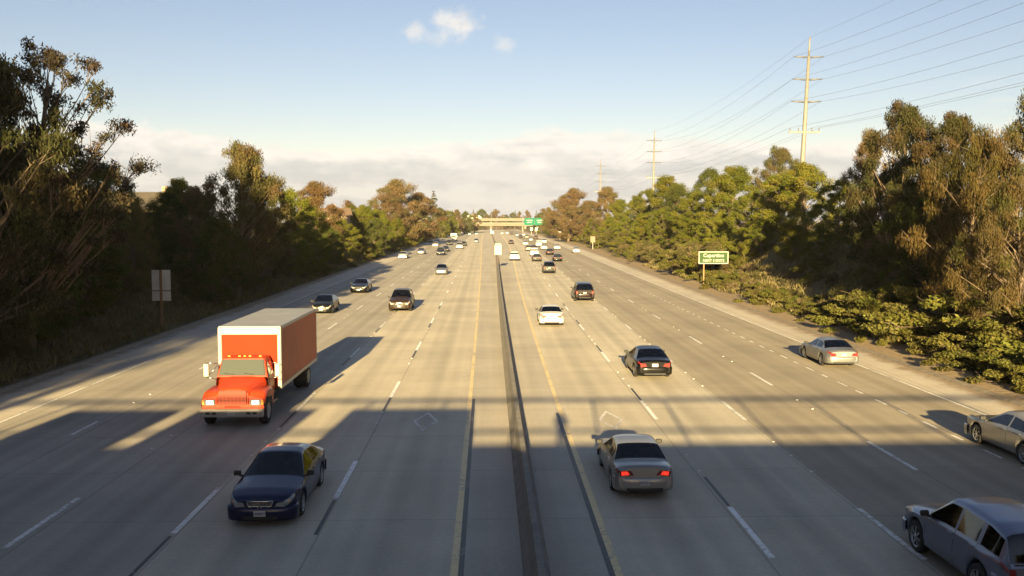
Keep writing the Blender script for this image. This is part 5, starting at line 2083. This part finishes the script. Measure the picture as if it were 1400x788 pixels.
# --- shrubs along both banks
def shrub_row(side, n, Y0, Y1, d0, d1, kinds, hs, group, tint=(1, 1, 1), bias=1.6):
    for i in range(n):
        Y = Y0 + (Y1 - Y0) * ((i + vr.random()) / n) ** bias
        d = vr.uniform(d0, d1)
        x = float(road_x(PAVE_L, Y)) - d if side < 0 else float(road_x(PAVE_R, Y)) + d
        k = vr.choice(kinds)
        h = vr.uniform(*hs)
        if side > 0 and 78 < Y < 116:
            h = min(h, 1.0 + .3 * vr.random())        # the guide sign stands clear
        t = (h - hs[0]) / (hs[1] - hs[0])
        lab = '%s %s %s %s bank %s' % ('small' if t < .33 else 'large' if t > .67 else 'medium', {'shrub': 'yellow-green shrub', 'shrub_b': 'olive shrub', 'shrub_dry': 'dry brown shrub', 'groundcover': 'spreading yellowish bush'}[k],
                                           'low on' if d < (d0 + d1) / 2 else 'high on', 'left' if side < 0 else 'right', zone(side, Y))
        plant(k, x, Y, h, lab, 'shrub', group, vr.uniform(.9, 1.4), tint, sink=.1)


shrub_row(1, 84, 34, 120, 2.9, 5.8, ('groundcover', 'groundcover', 'shrub_dry'), (.8, 1.5), 'low shrubs along the right verge')
shrub_row(1, 70, 38, 150, 5.0, 11.0, ('shrub', 'shrub_b', 'groundcover', 'shrub_dry'), (1.4, 2.8), 'shrubs on the near right slope')
shrub_row(1, 60, 110, 420, 3.5, 10.0, ('shrub', 'shrub', 'shrub_b'), (2.2, 4.2), 'shrubs on the far right slope', bias=1.3)
shrub_row(-1, 60, 34, 130, 2.2, 12.0, ('shrub_b', 'shrub_dry', 'shrub_b'), (1.0, 2.4), 'shrubs on the shaded left slope')
shrub_row(-1, 56, 115, 420, 1.5, 9.0, ('shrub', 'shrub_b', 'shrub_b', 'shrub'), (2.0, 4.0), 'shrubs on the sunlit left slope', bias=1.3)
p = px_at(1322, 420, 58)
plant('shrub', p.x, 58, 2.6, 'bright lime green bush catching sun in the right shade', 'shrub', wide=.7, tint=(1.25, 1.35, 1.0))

# --- dry grass and weeds over the banks: uncountable
rng = np.random.default_rng(77)
NG = 110000
side = np.where(rng.random(NG) < .5, -1, 1)
gy = 26 + 150 * rng.random(NG) ** 1.5
gd = np.where(side < 0, .4 + 13 * rng.random(NG), 2.2 + 12 * rng.random(NG) ** 1.2)
lat = np.where(side < 0, PAVE_L - gd, PAVE_R + gd)
keep = vnoise(lat * .35, gy * .35, 9) + .25 * rng.random(NG) > np.where((side > 0) & (gd < 4), .72, .42)
lat, gy = lat[keep], gy[keep]
n = len(lat)
gx = road_x(lat, gy)
gz = ground_z(lat, gy)
hh = .25 + .55 * rng.random(n)
ax = rng.normal(size=(n, 3)) * .45 + np.array([0, 0, 1.0])
pos = np.stack([gx, gy, gz + hh * .42], -1)
dry = rng.random((n, 1))
tone = np.array([[.17, .13, .065]]) * dry + np.array([[.10, .10, .035]]) * (1 - dry)
tone = tone * (.7 + .6 * rng.random((n, 1)))
gm = leaf_mesh('grass', pos, ax, rng.normal(size=(n, 3)) * np.array([1, 1, .2]), hh, .05 + .09 * rng.random(n), tone)
g = link('dry_grass', gm, M_LEAF)
tag(g, 'dry grass and weeds scattered over both banks', kind='stuff')

# ----------------------------------------------------------------- thin evening haze
hz = MB().box((0, 560, 29), (1500, 1300, 62)).mesh('haze')
m = bpy.data.materials.new('thin_haze')
m.use_nodes = True
m.node_tree.nodes.clear()
pv = m.node_tree.nodes.new('ShaderNodeVolumePrincipled')
pv.inputs['Color'].default_value = (0.95, 0.93, 0.9, 1)
pv.inputs['Density'].default_value = 0.00006
mo = m.node_tree.nodes.new('ShaderNodeOutputMaterial')
m.node_tree.links.new(pv.outputs[0], mo.inputs['Volume'])
o = link('haze', hz, m)
tag(o, 'thin warm haze lying over the whole freeway', kind='stuff')

# ----------------------------------------------------------------- labels that still coincide: told apart by distance
ORD = ('nearest', 'second nearest', 'third nearest', 'fourth nearest', 'fifth nearest', 'sixth nearest', 'seventh nearest', 'eighth nearest', 'ninth nearest', 'tenth nearest', 'eleventh nearest', 'twelfth nearest')
same = {}
for o in scene.objects:
    if o.parent is None and 'label' in o:
        same.setdefault(o['label'], []).append(o)
for lab, os_ in same.items():
    if 1 < len(os_) <= 12:
        os_.sort(key=lambda q: q.location.y)
        for i, q in enumerate(os_):
            q['label'] = ('%s %s' % (('nearer' if i == 0 else 'farther') if len(os_) == 2 else ('farthest' if i == len(os_) - 1 else ORD[i]), lab))
